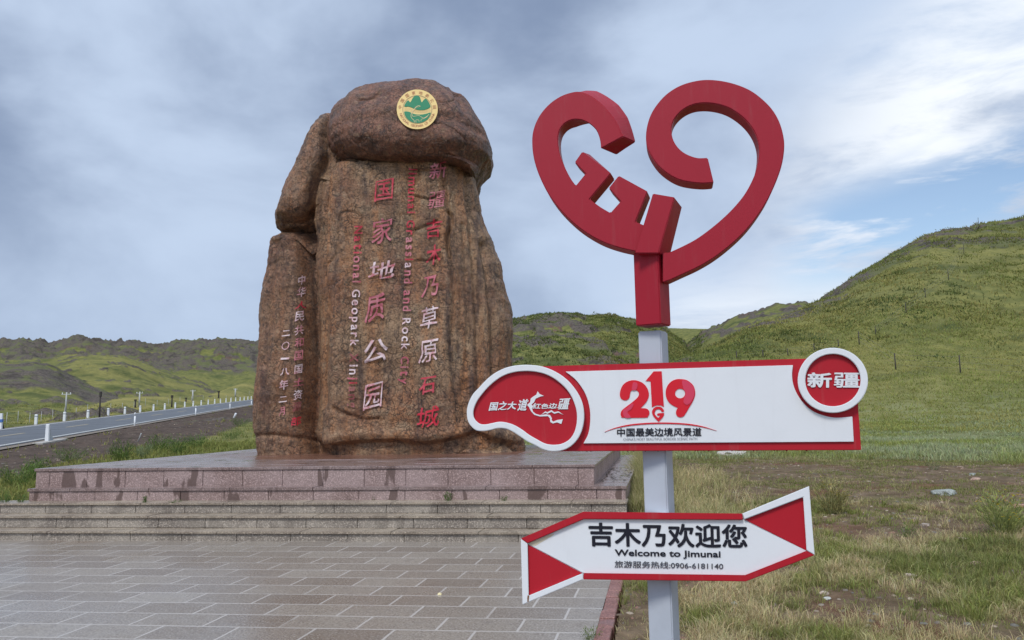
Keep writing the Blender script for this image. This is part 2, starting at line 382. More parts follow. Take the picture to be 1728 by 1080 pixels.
def build_terrain():
    az_f = np.radians(np.arange(-46, 46.01, .105)); az_c = np.radians(np.concatenate([np.arange(46.5, 90, 1.5), np.arange(90, 270.1, 5), np.arange(271.5, 313.6, 1.5)]))
    a = np.concatenate([az_f, az_c]); r = [0.4]
    while r[-1] < 620: r.append(r[-1] * (1.0095 if r[-1] > 4 else 1.03) + .002)
    r = np.array(r + [900, 1500, 2600])
    Rg, Ag = np.meshgrid(r, a, indexing='ij'); X, Y = Rg * np.sin(Ag), Rg * np.cos(Ag)
    z, who, tt, rock, wl, v = terrain(X.ravel(), Y.ravel())
    nr, na = Rg.shape
    Vv = np.stack([X.ravel(), Y.ravel(), z], -1)
    i, j = np.meshgrid(np.arange(nr - 1), np.arange(na), indexing='ij'); j2 = (j + 1) % na
    Fq = np.stack([i * na + j, i * na + j2, (i + 1) * na + j2, (i + 1) * na + j], -1).reshape(-1, 4)
    o = mesh('ground', Vv, Fq[:, ::-1], None, None, True)
    Xf, Yf = X.ravel(), Y.ravel(); rf = np.hypot(Xf, Yf)
    k = {L['k']: n for n, L in enumerate(LAY)}
    brown = (v < -.5) * (v > -8.5) * wl * sstep(v, -8.2, -5.8) * (Yf > 5)
    brown = np.clip(brown + .35 * brown * fbm(Xf / 2, Yf / 2), 0, 1)
    sage = sstep(rf, 20, 27) * (1 - sstep(rf, 38, 60)) * (1 - wl)
    dirt = (1 - wl) * sstep(rf, 26, 20)
    yel = np.clip(np.isin(who, (k['L4'], k['L5'])) * .9 + (who == k['R1']) * .35 + (who == k['L2']) * .35 + .4 * fbm(Xf / 14, Yf / 14), 0, 1)
    drk = np.clip(sstep(fbm(Xf / 7, Yf / 4, o=4), .12, .5) * .8 * np.isin(who, (k['R1'], k['R2'], k['L2'], k['L1'], k['L3'], k['M'])), 0, 1)
    crest = sstep(tt, .70, .92) * sstep(fbm(Xf / 9 + 4, Yf / 9, o=4), -.25, .15) * (who == k['R1']); drk = np.maximum(drk, crest * .95)
    for n_, val in (('rock', rock), ('brown', brown), ('sage', sage), ('dirt', dirt), ('yellow', yel), ('dark', drk)): fattr(o, n_, val)
    tag(o, kind='structure')
    m, t, b = new_mat('grassland'); v_ = obj_co(t)
    at = lambda n_: t.node('ShaderNodeAttribute', attribute_name=n_).outputs['Fac']
    nA = t.noise(v_, .09, 5, .6); nB = t.noise(v_, .7, 6, .62); nC = t.noise(v_, 3.5, 5, .65); nD = t.noise(v_, 22, 4, .65)
    g = t.mix(t.ss(nB, .34, .66), (.090, .104, .030), (.185, .178, .052))
    g = t.mix(t.math('MULTIPLY', at('yellow'), t.ss(nA, .25, .65)), g, (.275, .235, .075))
    g = t.mix(t.math('MULTIPLY', t.ss(nC, .50, .72), .55), g, (.045, .062, .020))
    g = t.mix(t.math('MULTIPLY', t.ss(nD, .52, .75), .35), g, (.26, .235, .11))
    g = t.mix(t.math('MULTIPLY', at('dark'), t.ss(nB, .3, .6)), g, (.038, .056, .018))
    g = t.mix(t.math('MULTIPLY', at('sage'), t.ss(nB, .40, .62)), g, (.195, .205, .10))
    soil = t.mix(t.ss(nC, .35, .7), (.10, .068, .040), (.20, .142, .088))
    soil = t.mix(t.math('MULTIPLY', t.ss(t.noise(v_, .55, 3, .5), .55, .68), .7), soil, (.13, .048, .030))
    g = t.mix(t.math('MULTIPLY', at('dirt'), t.ss(nB, .22, .46)), g, soil)
    emb = t.mix(t.ss(nC, .3, .7), (.060, .041, .031), (.115, .083, .063))
    emb = t.mix(t.ss(nD, .62, .72), emb, (.24, .20, .16)); emb = t.mix(t.math('MULTIPLY', t.ss(nB, .5, .66), .6), emb, (.04, .028, .022))
    g = t.mix(t.ss(at('brown'), .25, .6), g, emb)
    rk = t.mix(t.ss(nC, .3, .7), (.055, .045, .037), (.150, .124, .102))
    rk = t.mix(t.math('MULTIPLY', t.ss(nA, .58, .72), .6), rk, (.17, .075, .045))
    rk = t.mix(t.math('MULTIPLY', t.ss(nB, .52, .66), .75), rk, (.12, .125, .05))
    nF = t.noise(v_, .22, 6, .7); rk = t.mix(t.math('MULTIPLY', t.ss(nF, .50, .62), .75), rk, (.045, .038, .032)); rk = t.mix(t.math('MULTIPLY', t.ss(t.noise(v_, .13, 5, .65), .52, .60), .8), rk, (.115, .125, .048))
    g = t.mix(t.ss(at('rock'), .12, .45), g, rk)
    t.put(b.inputs['Base Color'], g); b.inputs['Roughness'].default_value = .95; b.inputs['Specular IOR Level'].default_value = .15
    hgt = t.math('ADD', t.math('MULTIPLY', nB, .55), t.math('ADD', t.math('MULTIPLY', nC, .16), t.math('MULTIPLY', nD, .03)))
    t.put(b.inputs['Normal'], t.bump(hgt, .8, .6))
    o.data.materials.append(m)
    return o
build_terrain()

# ------------------------------------------------------------------ stone materials
def granite(name, c1, c2, wet=0.0, blocks=None, uv=False, rough=.5):
    """speckled granite; wet patches with their own drip-shaped outline"""
    m, t, b = new_mat(name); v = obj_co(t)
    nA = t.noise(v, 1.6, 4, .55); nB = t.noise(v, 55, 3, .7); nC = t.noise(v, 9, 4, .6)
    c_ = t.mix(t.ss(nA, .35, .65), c1, c2)
    c_ = t.mix(t.math('MULTIPLY', t.ss(nB, .52, .62), .75), c_, [min(1, x * 1.8) for x in c2])
    c_ = t.mix(t.math('MULTIPLY', t.ss(nB, .44, .34), .5), c_, [x * .45 for x in c1])
    r_ = t.math('ADD', rough, t.math('MULTIPLY', nC, .2))
    if wet:
        wn = t.noise(t.scale(v, (3.2, 3.2, .9)), 1.0, 3, .5, .4)
        f = t.ss(wn, .585, .615)
        c_ = t.mix(t.math('MULTIPLY', f, wet), c_, [x * .42 for x in (c1[0] * 1.1, c1[1], c1[2] * .92)])
        r_ = t.math('SUBTRACT', r_, t.math('MULTIPLY', f, .22))
    t.put(b.inputs['Base Color'], c_); t.put(b.inputs['Roughness'], r_)
    t.put(b.inputs['Normal'], t.bump(t.math('ADD', nB, t.math('MULTIPLY', nC, .6)), .5, .004))
    return m
M_PINK = granite('pink_granite', (.23, .155, .135), (.31, .225, .205), wet=.85)
_PT = M_PINKTOP = granite('wet_pink_slab', (.17, .115, .10), (.23, .17, .155), wet=.4, rough=.12)
_t = NT(_PT.node_tree); _b = _t.n['Principled BSDF']; _v = obj_co(_t)
_d = _t.node('ShaderNodeVectorMath', operation='LENGTH'); _t.put(_d.inputs[0], _t.scale(_v, (1 / 3.3, 1 / 2.35, 0), loc=(2.4 / 3.3, -15.9 / 2.35, 0)))
_r = _t.math('ADD', _d.outputs['Value'], _t.math('MULTIPLY', _t.math('SUBTRACT', _t.noise(_v, 1.4, 4, .6), .5), .7))
_src = _b.inputs['Base Color'].links[0].from_socket
_t.put(_b.inputs['Base Color'], _t.mix(_t.math('MULTIPLY', _t.ss(_r, 1.22, .98), .8), _src, (.17, .070, .038)))     # rusty run-off round the foot of the rock
M_STEP = granite('grey_step_granite', (.19, .158, .128), (.31, .268, .218), wet=.3)
M_NOSE = granite('step_tread_granite', (.21, .165, .125), (.31, .255, .19), wet=.3, rough=.3)
M_JOINT = plain('dark_joint', (.035, .025, .02), .9)

# ---- paving
def build_paving():
    s0, s1, t0, t1 = -24, -.045, -17.0, 0.02
    nS, nT = 60, 40
    ss_, ts_ = np.linspace(s0, s1, nS), np.linspace(t0, t1, nT)
    V, U = [], []
    for t in ts_:
        for s in ss_: V.append(W(s, t, 0)); U.append((s, t))
    Fc = [(j * nS + i, j * nS + i + 1, (j + 1) * nS + i + 1, (j + 1) * nS + i) for j in range(nT - 1) for i in range(nS - 1)]
    o = mesh('paving', V, Fc)
    uvl = o.data.uv_layers.new(name='site')
    for l in o.data.loops: uvl.data[l.index].uv = U[l.vertex_index]
    m, t, b = new_mat('wet_paving'); uv = t.node('ShaderNodeUVMap', uv_map='site').outputs[0]
    wob = t.node('ShaderNodeTexNoise', {'Vector': uv, 'Scale': 3.0, 'Detail': 2}); 
    wv = t.node('ShaderNodeVectorMath', operation='MULTIPLY_ADD'); t.put(wv.inputs[0], wob.outputs[1]); wv.inputs[1].default_value = (.012, .012, 0); t.put(wv.inputs[2], uv)
    br = t.node('ShaderNodeTexBrick', {'Vector': wv.outputs[0], 'Color1': (0, 0, 0), 'Color2': (1, 1, 1), 'Mortar': (.5, .5, .5), 'Scale': 1.0, 'Mortar Size': .012, 'Mortar Smooth': .3, 'Bias': 0.0, 'Brick Width': .62, 'Row Height': .365}, offset=.5)
    v = uv
    nA = t.noise(v, .33, 4, .55); nB = t.noise(v, 60, 3, .7); nC = t.noise(v, 7, 5, .6)
    cA = t.mix(br.outputs[0], (.20, .160, .122), (.29, .248, .198))
    cA = t.mix(t.math('MULTIPLY', t.ss(nC, .5, .75), .5), cA, (.15, .118, .096))
    cA = t.mix(t.math('MULTIPLY', t.ss(nA, .52, .68), .55), cA, (.17, .105, .062))
    cA = t.mix(t.math('MULTIPLY', t.ss(nB, .53, .64), .7), cA, (.44, .39, .35))
    cA = t.mix(t.math('MULTIPLY', t.ss(nB, .46, .36), .75), cA, (.075, .06, .05))
    nG = t.noise(v, 22, 4, .75); cA = t.mix(t.math('MULTIPLY', t.ss(nG, .48, .66), .4), cA, (.13, .10, .085))
    mort = t.math('MULTIPLY', br.outputs[1], t.ss(t.noise(v, 1.2, 4, .6), .22, .48))
    cA = t.mix(t.math('MULTIPLY', mort, .8), cA, (.47, .43, .385))
    t.put(b.inputs['Base Color'], cA)
    wet = t.ss(t.noise(v, .5, 4, .6), .35, .62)
    rgh = t.math('SUBTRACT', .44, t.math('MULTIPLY', wet, .22))
    t.put(b.inputs['Roughness'], t.math('ADD', rgh, t.math('MULTIPLY', t.math('SUBTRACT', nC, .5), .25)))
    h = t.math('ADD', t.math('MULTIPLY', nB, .18), t.math('SUBTRACT', t.math('MULTIPLY', br.outputs[0], .22), t.math('MULTIPLY', br.outputs[1], .5)))
    t.put(b.inputs['Normal'], t.bump(h, .45, .012))
    o.data.materials.append(m); tag(o, kind='structure')
    # brick kerb beside the grass
    bm = bmesh.new(); t_ = -14.0; i = 0
    while t_ < -.02:
        l = .235; sbox(bm, -.04 + rng.uniform(-.004, .004), .075 + rng.uniform(-.006, .006), t_, min(t_ + l - .008, -.01), -.12, .018 + rng.uniform(-.005, .005)); t_ += l
    bmesh.ops.bevel(bm, geom=bm.edges[:], offset=.006, segments=1, affect='EDGES')
    kb = bm_obj('kerb', bm, granite('brick_kerb', (.17, .075, .06), (.24, .115, .095), wet=.3)); tag(kb, kind='structure')
build_paving()

# ---- steps
def build_steps():
    root = empty('stone_steps', W(-5, .3, 0), 'three speckled granite steps running the full width below the monument plinth', 'steps')
    L_ = -22.0
    for (ta, tb, za, zb) in ((T1, T2, -.1, Z1), (T2, T3, Z1, Z2), (T3, TS + .06, Z2, Z3)):
        st = empty('step', W(-5, ta, za)); st.parent = root; st.matrix_parent_inverse = parent_inv(root)
        bm = bmesh.new(); s = 0.0
        s -= rng.uniform(.0, .3); first = True; a = 0.0
        while a > L_:
            l = rng.uniform(.68, .80) if not first else rng.uniform(.4, .7); first = False
            sbox(bm, a - l + .006, a, ta + .012, ta + .10, za, zb - .032); a -= l
        bmesh.ops.bevel(bm, geom=bm.edges[:], offset=.005, segments=1, affect='EDGES')
        bm_obj('riser', bm, M_STEP, st)
        bm = bmesh.new(); sbox(bm, L_, -.01, ta + .03, tb + .02, za, zb - .033); bm_obj('core', bm, M_JOINT, st)
        bm = bmesh.new(); a = 0.006; first = True
        while a > L_:
            l = rng.uniform(1.15, 1.3) if not first else rng.uniform(.5, 1.1); first = False
            sbox(bm, a - l + .005, a, ta - .018, tb + .05, zb - .030, zb + rng.uniform(-.002, .002)); a -= l
        bmesh.ops.bevel(bm, geom=bm.edges[:], offset=.006, segments=2, affect='EDGES')
        bm_obj('tread', bm, M_NOSE, st)
build_steps()

# ---- plinth
def block_row(bm, edges, along, fixed0, fixed1, z0, z1, gap=.006):
    for a, b_ in zip(edges, edges[1:]):
        j = rng.uniform(-.003, .003)
        if along == 's': sbox(bm, a + gap / 2, b_ - gap / 2, fixed0 + j, fixed1, z0, z1)
        else: sbox(bm, fixed0, fixed1 + j, a + gap / 2, b_ - gap / 2, z0, z1)
def cuts(a, b_, l, small):
    e = [a, a + small]
    n = round((b_ - small - e[-1]) / l)
    e += list(np.linspace(a + small, b_ - small, n + 1)[1:]) + [b_]
    return e
def build_plinth():
    root = empty('monument_plinth', W(-4.5, 4.5, Z3), 'two-tier pinkish granite plinth with wet stains carrying the inscribed rock', 'plinth')
    low = empty('lower_tier', W(-4.5, 4.5, Z3)); low.parent = root; low.matrix_parent_inverse = parent_inv(root)
    bm = bmesh.new(); block_row(bm, cuts(SL0 + .02, -.02, .66, .4), 's', TS + .02, TS + .12, Z3 - .05, ZS - .045)
    block_row(bm, cuts(TS + .13, TBACK + .3, .66, .3), 't', -.12, -.02, -.1, ZS - .045)
    bmesh.ops.bevel(bm, geom=bm.edges[:], offset=.005, segments=1, affect='EDGES'); bm_obj('riser_blocks', bm, M_PINK, low)
    bm = bmesh.new(); sbox(bm, SL0 + .05, -.05, TS + .06, TBACK + .28, .0, ZS - .046); bm_obj('core', bm, M_JOINT, low)
    bm = bmesh.new(); e = cuts(SL0, .0, 1.2, .7)
    for a, b_ in zip(e, e[1:]): sbox(bm, a + .003, b_ - .003, TS, TS + .5, ZS - .045, ZS + rng.uniform(-.002, .002))
    e = cuts(TS + .504, TBACK + .32, .9, .5)
    for a, b_ in zip(e, e[1:]):
        sbox(bm, -.62, 0, a + .003, b_ - .003, ZS - .045, ZS + rng.uniform(-.002, .002))
        sbox(bm, SL0, SL0 + .72, a + .003, b_ - .003, ZS - .045, ZS + rng.uniform(-.002, .002))
    bmesh.ops.bevel(bm, geom=bm.edges[:], offset=.006, segments=2, affect='EDGES'); bm_obj('ledge_slabs', bm, M_PINKTOP, low)
    upr = empty('upper_tier', W(-4.5, 4.5, ZS)); upr.parent = root; upr.matrix_parent_inverse = parent_inv(root)
    bm = bmesh.new(); block_row(bm, cuts(SB0 + .02, SB1 - .02, .635, .23), 's', TB + .02, TB + .12, ZS - .02, ZP - .045)
    block_row(bm, cuts(TB + .125, TBACK - .02, .635, .2), 't', SB1 - .12, SB1 - .02, ZS - .02, ZP - .045)
    block_row(bm, cuts(TB + .125, TBACK - .02, .635, .2), 't', SB0 + .02, SB0 + .12, ZS - .02, ZP - .045)
    bmesh.ops.bevel(bm, geom=bm.edges[:], offset=.005, segments=1, affect='EDGES'); bm_obj('facing_blocks', bm, M_PINK, upr)
    bm = bmesh.new(); sbox(bm, SB0 + .05, SB1 - .05, TB + .06, TBACK - .05, ZS - .02, ZP - .046); bm_obj('core', bm, M_JOINT, upr)
    bm = bmesh.new(); es = cuts(SB0, SB1, 1.25, .9); et = [TB, TB + .5] + list(np.linspace(TB + .5, TBACK, 12)[1:])
    for k, (a, b_) in enumerate(zip(et, et[1:])):
        off = (.0, .4)[k % 2]
        ee = [es[0]] + [x + off for x in es[1:-2]] + [es[-1]] if off else es
        for c_, d_ in zip(ee, ee[1:]): sbox(bm, c_ + .002, d_ - .002, a + .002, b_ - .002, ZP - .045, ZP + rng.uniform(-.0025, .0025))
    bmesh.ops.bevel(bm, geom=bm.edges[:], offset=.005, segments=1, affect='EDGES'); bm_obj('top_slabs', bm, M_PINKTOP, upr)
build_plinth()

# ------------------------------------------------------------------ inscribed rock
def rock_material(name, tint=1.0, red=.5):
    m, t, b = new_mat(name); v = obj_co(t)
    nA = t.noise(v, .8, 5, .6, .4); nB = t.noise(v, 3.2, 6, .65); nS = t.noise(t.scale(v, (3.4, 3.4, .35)), 1.0, 5, .6)
    nD = t.noise(v, 26, 5, .7); nE = t.noise(v, 85, 3, .7)
    c_ = t.mix(t.ss(nA, .33, .66), (.225, .094, .043), (.36, .225, .120))
    c_ = t.mix(t.math('MULTIPLY', t.ss(nS, .46, .64), .8), c_, (.44, .190, .070))
    c_ = t.mix(t.math('MULTIPLY', t.ss(nB, .52, .70), .65), c_, (.32, .245, .150))
    c_ = t.mix(t.math('MULTIPLY', t.ss(nS, .47, .33), .85), c_, (.062, .034, .023))
    c_ = t.mix(red, c_, t.mix(t.ss(nB, .35, .65), (.085, .034, .022), (.235, .086, .050)))
    c_ = t.mix(t.math('MULTIPLY', t.ss(nD, .55, .70), .30), c_, (.40, .27, .15))
    c_ = t.mix(t.math('MULTIPLY', t.ss(nD, .47, .36), .75), c_, (.042, .026, .018))
    wv = t.node('ShaderNodeVectorMath', operation='MULTIPLY_ADD')
    nz = t.node('ShaderNodeTexNoise', {'Vector': v, 'Scale': 4.0, 'Detail': 4})
    t.put(wv.inputs[0], nz.outputs[1]); wv.inputs[1].default_value = (.30, .30, .30); t.put(wv.inputs[2], v)
    nM = t.noise(v, 9, 6, .7, .5)
    c_ = t.mix(t.math('MULTIPLY', t.ss(nM, .50, .62), .55), c_, (.060, .034, .023))
    c_ = t.mix(t.math('MULTIPLY', t.ss(nM, .46, .36), .40), c_, (.36, .235, .130))
    ck = t.vor(t.scale(wv.outputs[0], (1, 1, .8)), 7.5)
    ckl = t.math('MULTIPLY', t.ss(ck, .045, .005), t.ss(t.noise(v, 2.0, 3), .38, .58))
    ck2 = t.vor(t.scale(wv.outputs[0], (1, 1, 1.2)), 15)
    ckl = t.math('MAXIMUM', ckl, t.math('MULTIPLY', t.ss(ck2, .05, .0), .6))
    c_ = t.mix(t.math('MULTIPLY', ckl, .8), c_, (.03, .019, .014))
    t.put(b.inputs['Base Color'], c_)
    t.put(b.inputs['Roughness'], t.math('ADD', .36, t.math('MULTIPLY', nB, .3))); b.inputs['Specular IOR Level'].default_value = .5
    h = t.math('ADD', t.math('MULTIPLY', nD, .5), t.math('ADD', t.math('MULTIPLY', nE, .16), t.math('MULTIPLY', ckl, -.35)))
    t.put(b.inputs['Normal'], t.bump(h, .95, .05))
    return m
M_ROCK = rock_material('weathered_brown_rock', red=.10)
M_CAP = rock_material('red_brown_cap_rock', red=.80)
M_SIDE = rock_material('dark_brown_rock', red=.42)

def scan(poly, n_up):
    """left/right limits of a closed outline (x, z) for evenly spread heights"""
    P = np.array(poly); z0, z1 = P[:, 1].min(), P[:, 1].max()
    u = np.linspace(0, 1, n_up); zs = z0 + (z1 - z0) * (.5 - .5 * np.cos(pi * (u * .985 + .0075)))
    lo, hi = [], []
    Q = np.vstack([P, P[:1]])
    for z in zs:
        xs = []
        for (x0, za), (x1, zb) in zip(Q, Q[1:]):
            if (za - z) * (zb - z) <= 0 and za != zb: xs.append(x0 + (x1 - x0) * (z - za) / (zb - za))
        lo.append(min(xs)); hi.append(max(xs))
    return zs, np.array(lo), np.array(hi)
def smooth1(a, n):
    k = np.ones(n) / n; p = np.pad(a, n // 2, mode='edge'); return np.convolve(p, k, 'valid')[:len(a)]
ROCKS = []
def boulder(name, px, Yc, depth, mat, parent, nup=220, nround=420, ex=3.2, endp=.45, fine=1.0, extra=None, seed=0, big=.10, vert=0.0, pr=None):
    pts = [ony(x, y, Yc) for x, y in px]; poly = [(p[0], p[2]) for p in pts]
    zs, lo, hi = scan(poly, nup)
    z0, z1 = zs[0], zs[-1]; q = (zs - z0) / (z1 - z0)
    prof = (1 - np.abs(2 * q - 1) ** 4) ** endp if pr is None else pr(q)
    ph = np.linspace(0, 2 * pi, nround, endpoint=False)
    # more samples across the front
    ph = ph + .35 * np.sin(2 * ph) * 0
    cx, sx_ = np.cos(ph), np.sin(ph)
    ux = np.sign(cx) * np.abs(cx) ** (2 / ex); uy = np.sign(sx_) * np.abs(sx_) ** (2 / ex)
    xc, a = (lo + hi) / 2, (hi - lo) / 2
    X = xc[:, None] + a[:, None] * ux[None]; Y = Yc + depth * prof[:, None] * uy[None]; Z = np.repeat(zs[:, None], nround, 1)
    P = np.stack([X, Y, Z], -1)
    du = np.roll(P, -1, 1) - np.roll(P, 1, 1); dv = np.gradient(P, axis=0)
    N = np.cross(du, dv); N /= np.linalg.norm(N, axis=-1, keepdims=True) + 1e-9
    ctr = np.array([xc.mean(), Yc, zs.mean()]); N *= np.sign(((P - ctr) * N).sum(-1).mean())
    sideness = np.abs(N[..., 0])                       # keep the outline: displace the front more than the sides
    d = (fbm(X * .8 + seed, Y * .8, Z * .8, o=3) * big + fbm(X * 2.4 + seed, Y * 2.4, Z * 2.0, o=4) * big * .5) * (1 - .45 * sideness)
    d += (ridged(X * 1.7 + seed, Y * 1.7, Z * 1.5, o=4) - .62) * .10 * fine
    d += fbm(X * 9, Y * 9, Z * 9 + seed, o=3) * .022 * fine
    if vert: d += (ridged(X * 1.9 + seed, Y * 1.9, Z * .16, o=3) - .6) * vert + fbm(X * 5, Y * 5, Z * .5, o=3) * vert * .35
    c1 = np.abs(vnoise(X * 1.25 + seed, Y * 1.25, Z * .75 + seed)); c2 = np.abs(vnoise(X * 3.1 + 50 + seed, Y * 3.1, Z * 2.3)); gate = sstep(fbm(X * .9, Y * .9 + seed, Z * .9, o=2), -.15, .2)
    d -= (np.exp(-(c1 / .030) ** 2) * .030 + np.exp(-(c2 / .05) ** 2) * .012) * gate
    step = np.floor(fbm(X * 1.1 + 9, Y * 1.1 + seed, Z * 1.3, o=2) * 5) / 5; d += step * .07 * fine
    if extra is not None: d += extra(P, N)
    P = P + N * d[..., None]
    nu = nup
    V = np.vstack([P.reshape(-1, 3), P[0].mean(0)[None], P[-1].mean(0)[None]])
    Fc = []
    i, j = np.meshgrid(np.arange(nu - 1), np.arange(nround), indexing='ij'); j2 = (j + 1) % nround
    Fq = np.stack([i * nround + j, i * nround + j2, (i + 1) * nround + j2, (i + 1) * nround + j], -1).reshape(-1, 4)
    nb, nt_ = nu * nround, nu * nround + 1
    tri = [(nb, (k + 1) % nround, k) for k in range(nround)] + [(nt_, (nu - 1) * nround + k, (nu - 1) * nround + (k + 1) % nround) for k in range(nround)]
    o = mesh(name, V, [tuple(f) for f in Fq] + tri, mat, parent, True)
    ROCKS.append((V, [tuple(f) for f in Fq] + tri))
    return o
rock = empty('rock_monument', ony(660, 768, 16.2) * [1, 1, 0] + [0, 0, ZP], 'tall brown stacked boulder monument carved with red and white Chinese characters on the granite plinth', 'rock monument')
YC = 16.3
def px_at(x, y): p = ony(x, y, YC); return p[0], p[2]
def line_dist(X, Z, pl):
    best = np.full(X.shape, 9.0)
    pl = [px_at(*p) for p in pl]
    for (x0, z0), (x1, z1) in zip(pl, pl[1:]):
        dx_, dz_ = x1 - x0, z1 - z0; L2_ = dx_ * dx_ + dz_ * dz_
        t = np.clip(((X - x0) * dx_ + (Z - z0) * dz_) / L2_, 0, 1)
        best = np.minimum(best, np.hypot(X - x0 - t * dx_, Z - z0 - t * dz_))
    return best
def main_extra(P, N):
    X, Y, Z = P[..., 0], P[..., 1], P[..., 2]; d = np.zeros(X.shape); front = sstep(-N[..., 1], .0, .5)
    # recessed foot under the lip of the face
    lx = [px_at(x, y) for x, y in ((540, 738), (560, 745), (571, 748), (601, 742), (640, 738), (690, 737), (720, 742), (756, 738), (786, 731), (810, 722), (840, 735), (900, 745))]
    zl_ = np.interp(X, [p[0] for p in lx], [p[1] for p in lx])
    d -= sstep(Z, zl_ + .02, zl_ - .07) * .13 * front
    d += np.exp(-((Z - zl_ - .10) / .10) ** 2) * .05 * front
    # right flank falls back behind a crooked vertical crack
    fl = [(752, 268), (757, 330), (766, 380), (770, 392), (764, 430), (771, 470), (775, 520), (770, 600), (776, 660), (784, 720)]
    fp = [px_at(*p) for p in fl]
    xf = np.interp(-Z, [-p[1] for p in fp], [p[0] for p in fp])
    d -= sstep(X, xf - .02, xf + .16) * .12 * front
    for pl, w_, dep in ((fl, .05, .09), ([(765, 383), (771, 388), (772, 402), (764, 420), (764, 436), (768, 455)], .035, .06),
                        ([(575, 285), (572, 330), (566, 380), (565, 430), (571, 520), (572, 600), (566, 680)], .10, .10),
                        ([(620, 300), (617, 380), (613, 470), (611, 560), (607, 650)], .09, .035),
                        ([(678, 275), (672, 380), (668, 480), (662, 600), (660, 690)], .07, .035),
                        ([(705, 275), (705, 350), (703, 420), (700, 500)], .06, .05),
                        ([(712, 318), (730, 320), (754, 318)], .03, .06), ([(715, 362), (735, 366), (752, 358)], .03, .05), ([(712, 415), (730, 408), (748, 400)], .03, .05),
                        ([(715, 462), (735, 462), (752, 456)], .03, .05),
                        ([(588, 690), (610, 700), (640, 708), (660, 706)], .04, .05), ([(640, 620), (670, 618)], .03, .03),
                        ([(800, 330), (806, 420), (812, 520), (815, 620), (818, 720)], .09, .10), ([(826, 430), (838, 520), (842, 620), (848, 700)], .08, .10),
                        ([(790, 400), (795, 480), (797, 570), (792, 660)], .06, .06)):
        g = line_dist(X, Z, pl); d -= np.exp(-(g / w_) ** 2) * dep * front
    # block edge along the left margin
    xl_ = px_at(575, 500)[0]
    d -= sstep(X, xl_ + .02, xl_ - .16) * .14 * front
    return d
MAIN = [(592, 297), (574, 300), (563, 311), (551, 320), (545, 347), (540, 387), (545, 420), (543, 454), (548, 482), (546, 509), (552, 557), (553, 605), (552, 650), (549, 690), (546, 728), (551, 748), (562, 760), (566, 775),
        (760, 776), (884, 768), (885, 752), (879, 720), (872, 680), (866, 640), (865, 600), (865, 557), (860, 516), (848, 482), (846, 458), (839, 440), (833, 415), (825, 400), (814, 373), (809, 340), (804, 320), (799, 306), (785, 301), (700, 296)]
boulder('inscribed_stone', MAIN, YC, 1.55, M_ROCK, rock, nup=400, nround=640, ex=4.2, fine=.55, extra=main_extra, seed=3, big=.055, vert=.05,
        pr=lambda q: (1.03 - .20 * q ** 1.4) * (1 - .16 * np.clip((q - .97) / .03, 0, 1) ** 2.5))
CAP = [(557, 246), (560, 220), (563, 200), (570, 183), (580, 170), (590, 161), (610, 152), (627, 145), (643, 137), (670, 134), (713, 134), (733, 141), (758, 150), (770, 151), (787, 162), (797, 180), (813, 212), (827, 243), (832, 263), (830, 280), (818, 293), (805, 313),
       (799, 316), (790, 313), (775, 309), (757, 307), (730, 305), (697, 304), (663, 303), (625, 302), (602, 297), (582, 286), (567, 272), (560, 260)]
CAP = [(x, y + 15 * min(1, max(0, (250 - y) / 100))) for x, y in CAP]
def cap_extra(P, N):
    X, Z = P[..., 0], P[..., 2]; front = sstep(-N[..., 1], .0, .5); d = np.zeros(X.shape)
    for pl, w_, dep in (([(628, 214), (640, 216), (652, 213), (658, 206)], .03, .05), ([(600, 246), (640, 252), (700, 247)], .12, .04), ([(745, 242), (780, 246), (812, 256)], .10, .05), ([(770, 170), (785, 195), (790, 225)], .07, .06), ([(600, 170), (590, 200), (592, 230)], .10, .05)):
        d -= np.exp(-(line_dist(X, Z, pl) / w_) ** 2) * dep * front
    return d
boulder('cap_stone', CAP, YC - .05, 1.78, M_CAP, rock, nup=220, nround=520, ex=2.7, endp=.42, fine=.5, extra=cap_extra, seed=11, big=.08, pr=lambda q: (1 - (1 - np.clip(q / .30, 0, 1)) ** 2.4 * .38) * (1 - np.clip((q - .1) / .9, 0, 1) ** 2.0) ** .48 + .02)
UPL = [(566, 202), (553, 210), (543, 220), (530, 240), (517, 267), (505, 293), (493, 327), (480, 360), (472, 374), (473, 387), (483, 397), (500, 402), (540, 399), (575, 395), (605, 330), (610, 240), (590, 205)]
def upl_extra(P, N):
    X, Z = P[..., 0], P[..., 2]; front = sstep(-N[..., 1], .0, .5)
    return -np.exp(-(line_dist(X, Z, [(570, 215), (566, 250), (574, 285), (560, 315), (549, 345), (542, 390)]) / .15) ** 2) * .25 * front
boulder('leaning_side_stone', UPL, YC + .2, 1.15, M_SIDE, rock, nup=160, nround=320, ex=2.8, endp=.4, fine=.7, extra=upl_extra, seed=23, big=.10)
LOL = [(463, 413), (473, 405), (500, 402), (540, 404), (580, 402), (600, 420), (600, 600), (600, 775), (444, 777), (444, 728), (442, 660), (445, 584), (447, 526), (454, 488), (459, 465), (462, 440)]
def lol_extra(P, N):
    X, Z = P[..., 0], P[..., 2]; front = sstep(-N[..., 1], .0, .5); d = np.zeros(X.shape)
    for pl, w_, dep in (([(538, 405), (541, 480), (546, 520), (550, 600), (550, 680), (546, 730), (556, 760)], .20, .42), ([(521, 410), (524, 480), (530, 560), (534, 640), (530, 720)], .09, .07), ([(478, 420), (470, 520), (466, 620)], .08, .05), ([(446, 735), (480, 732), (520, 737), (552, 742)], .05, .05)):
        d -= np.exp(-(line_dist(X, Z, pl) / w_) ** 2) * dep * front
    return d
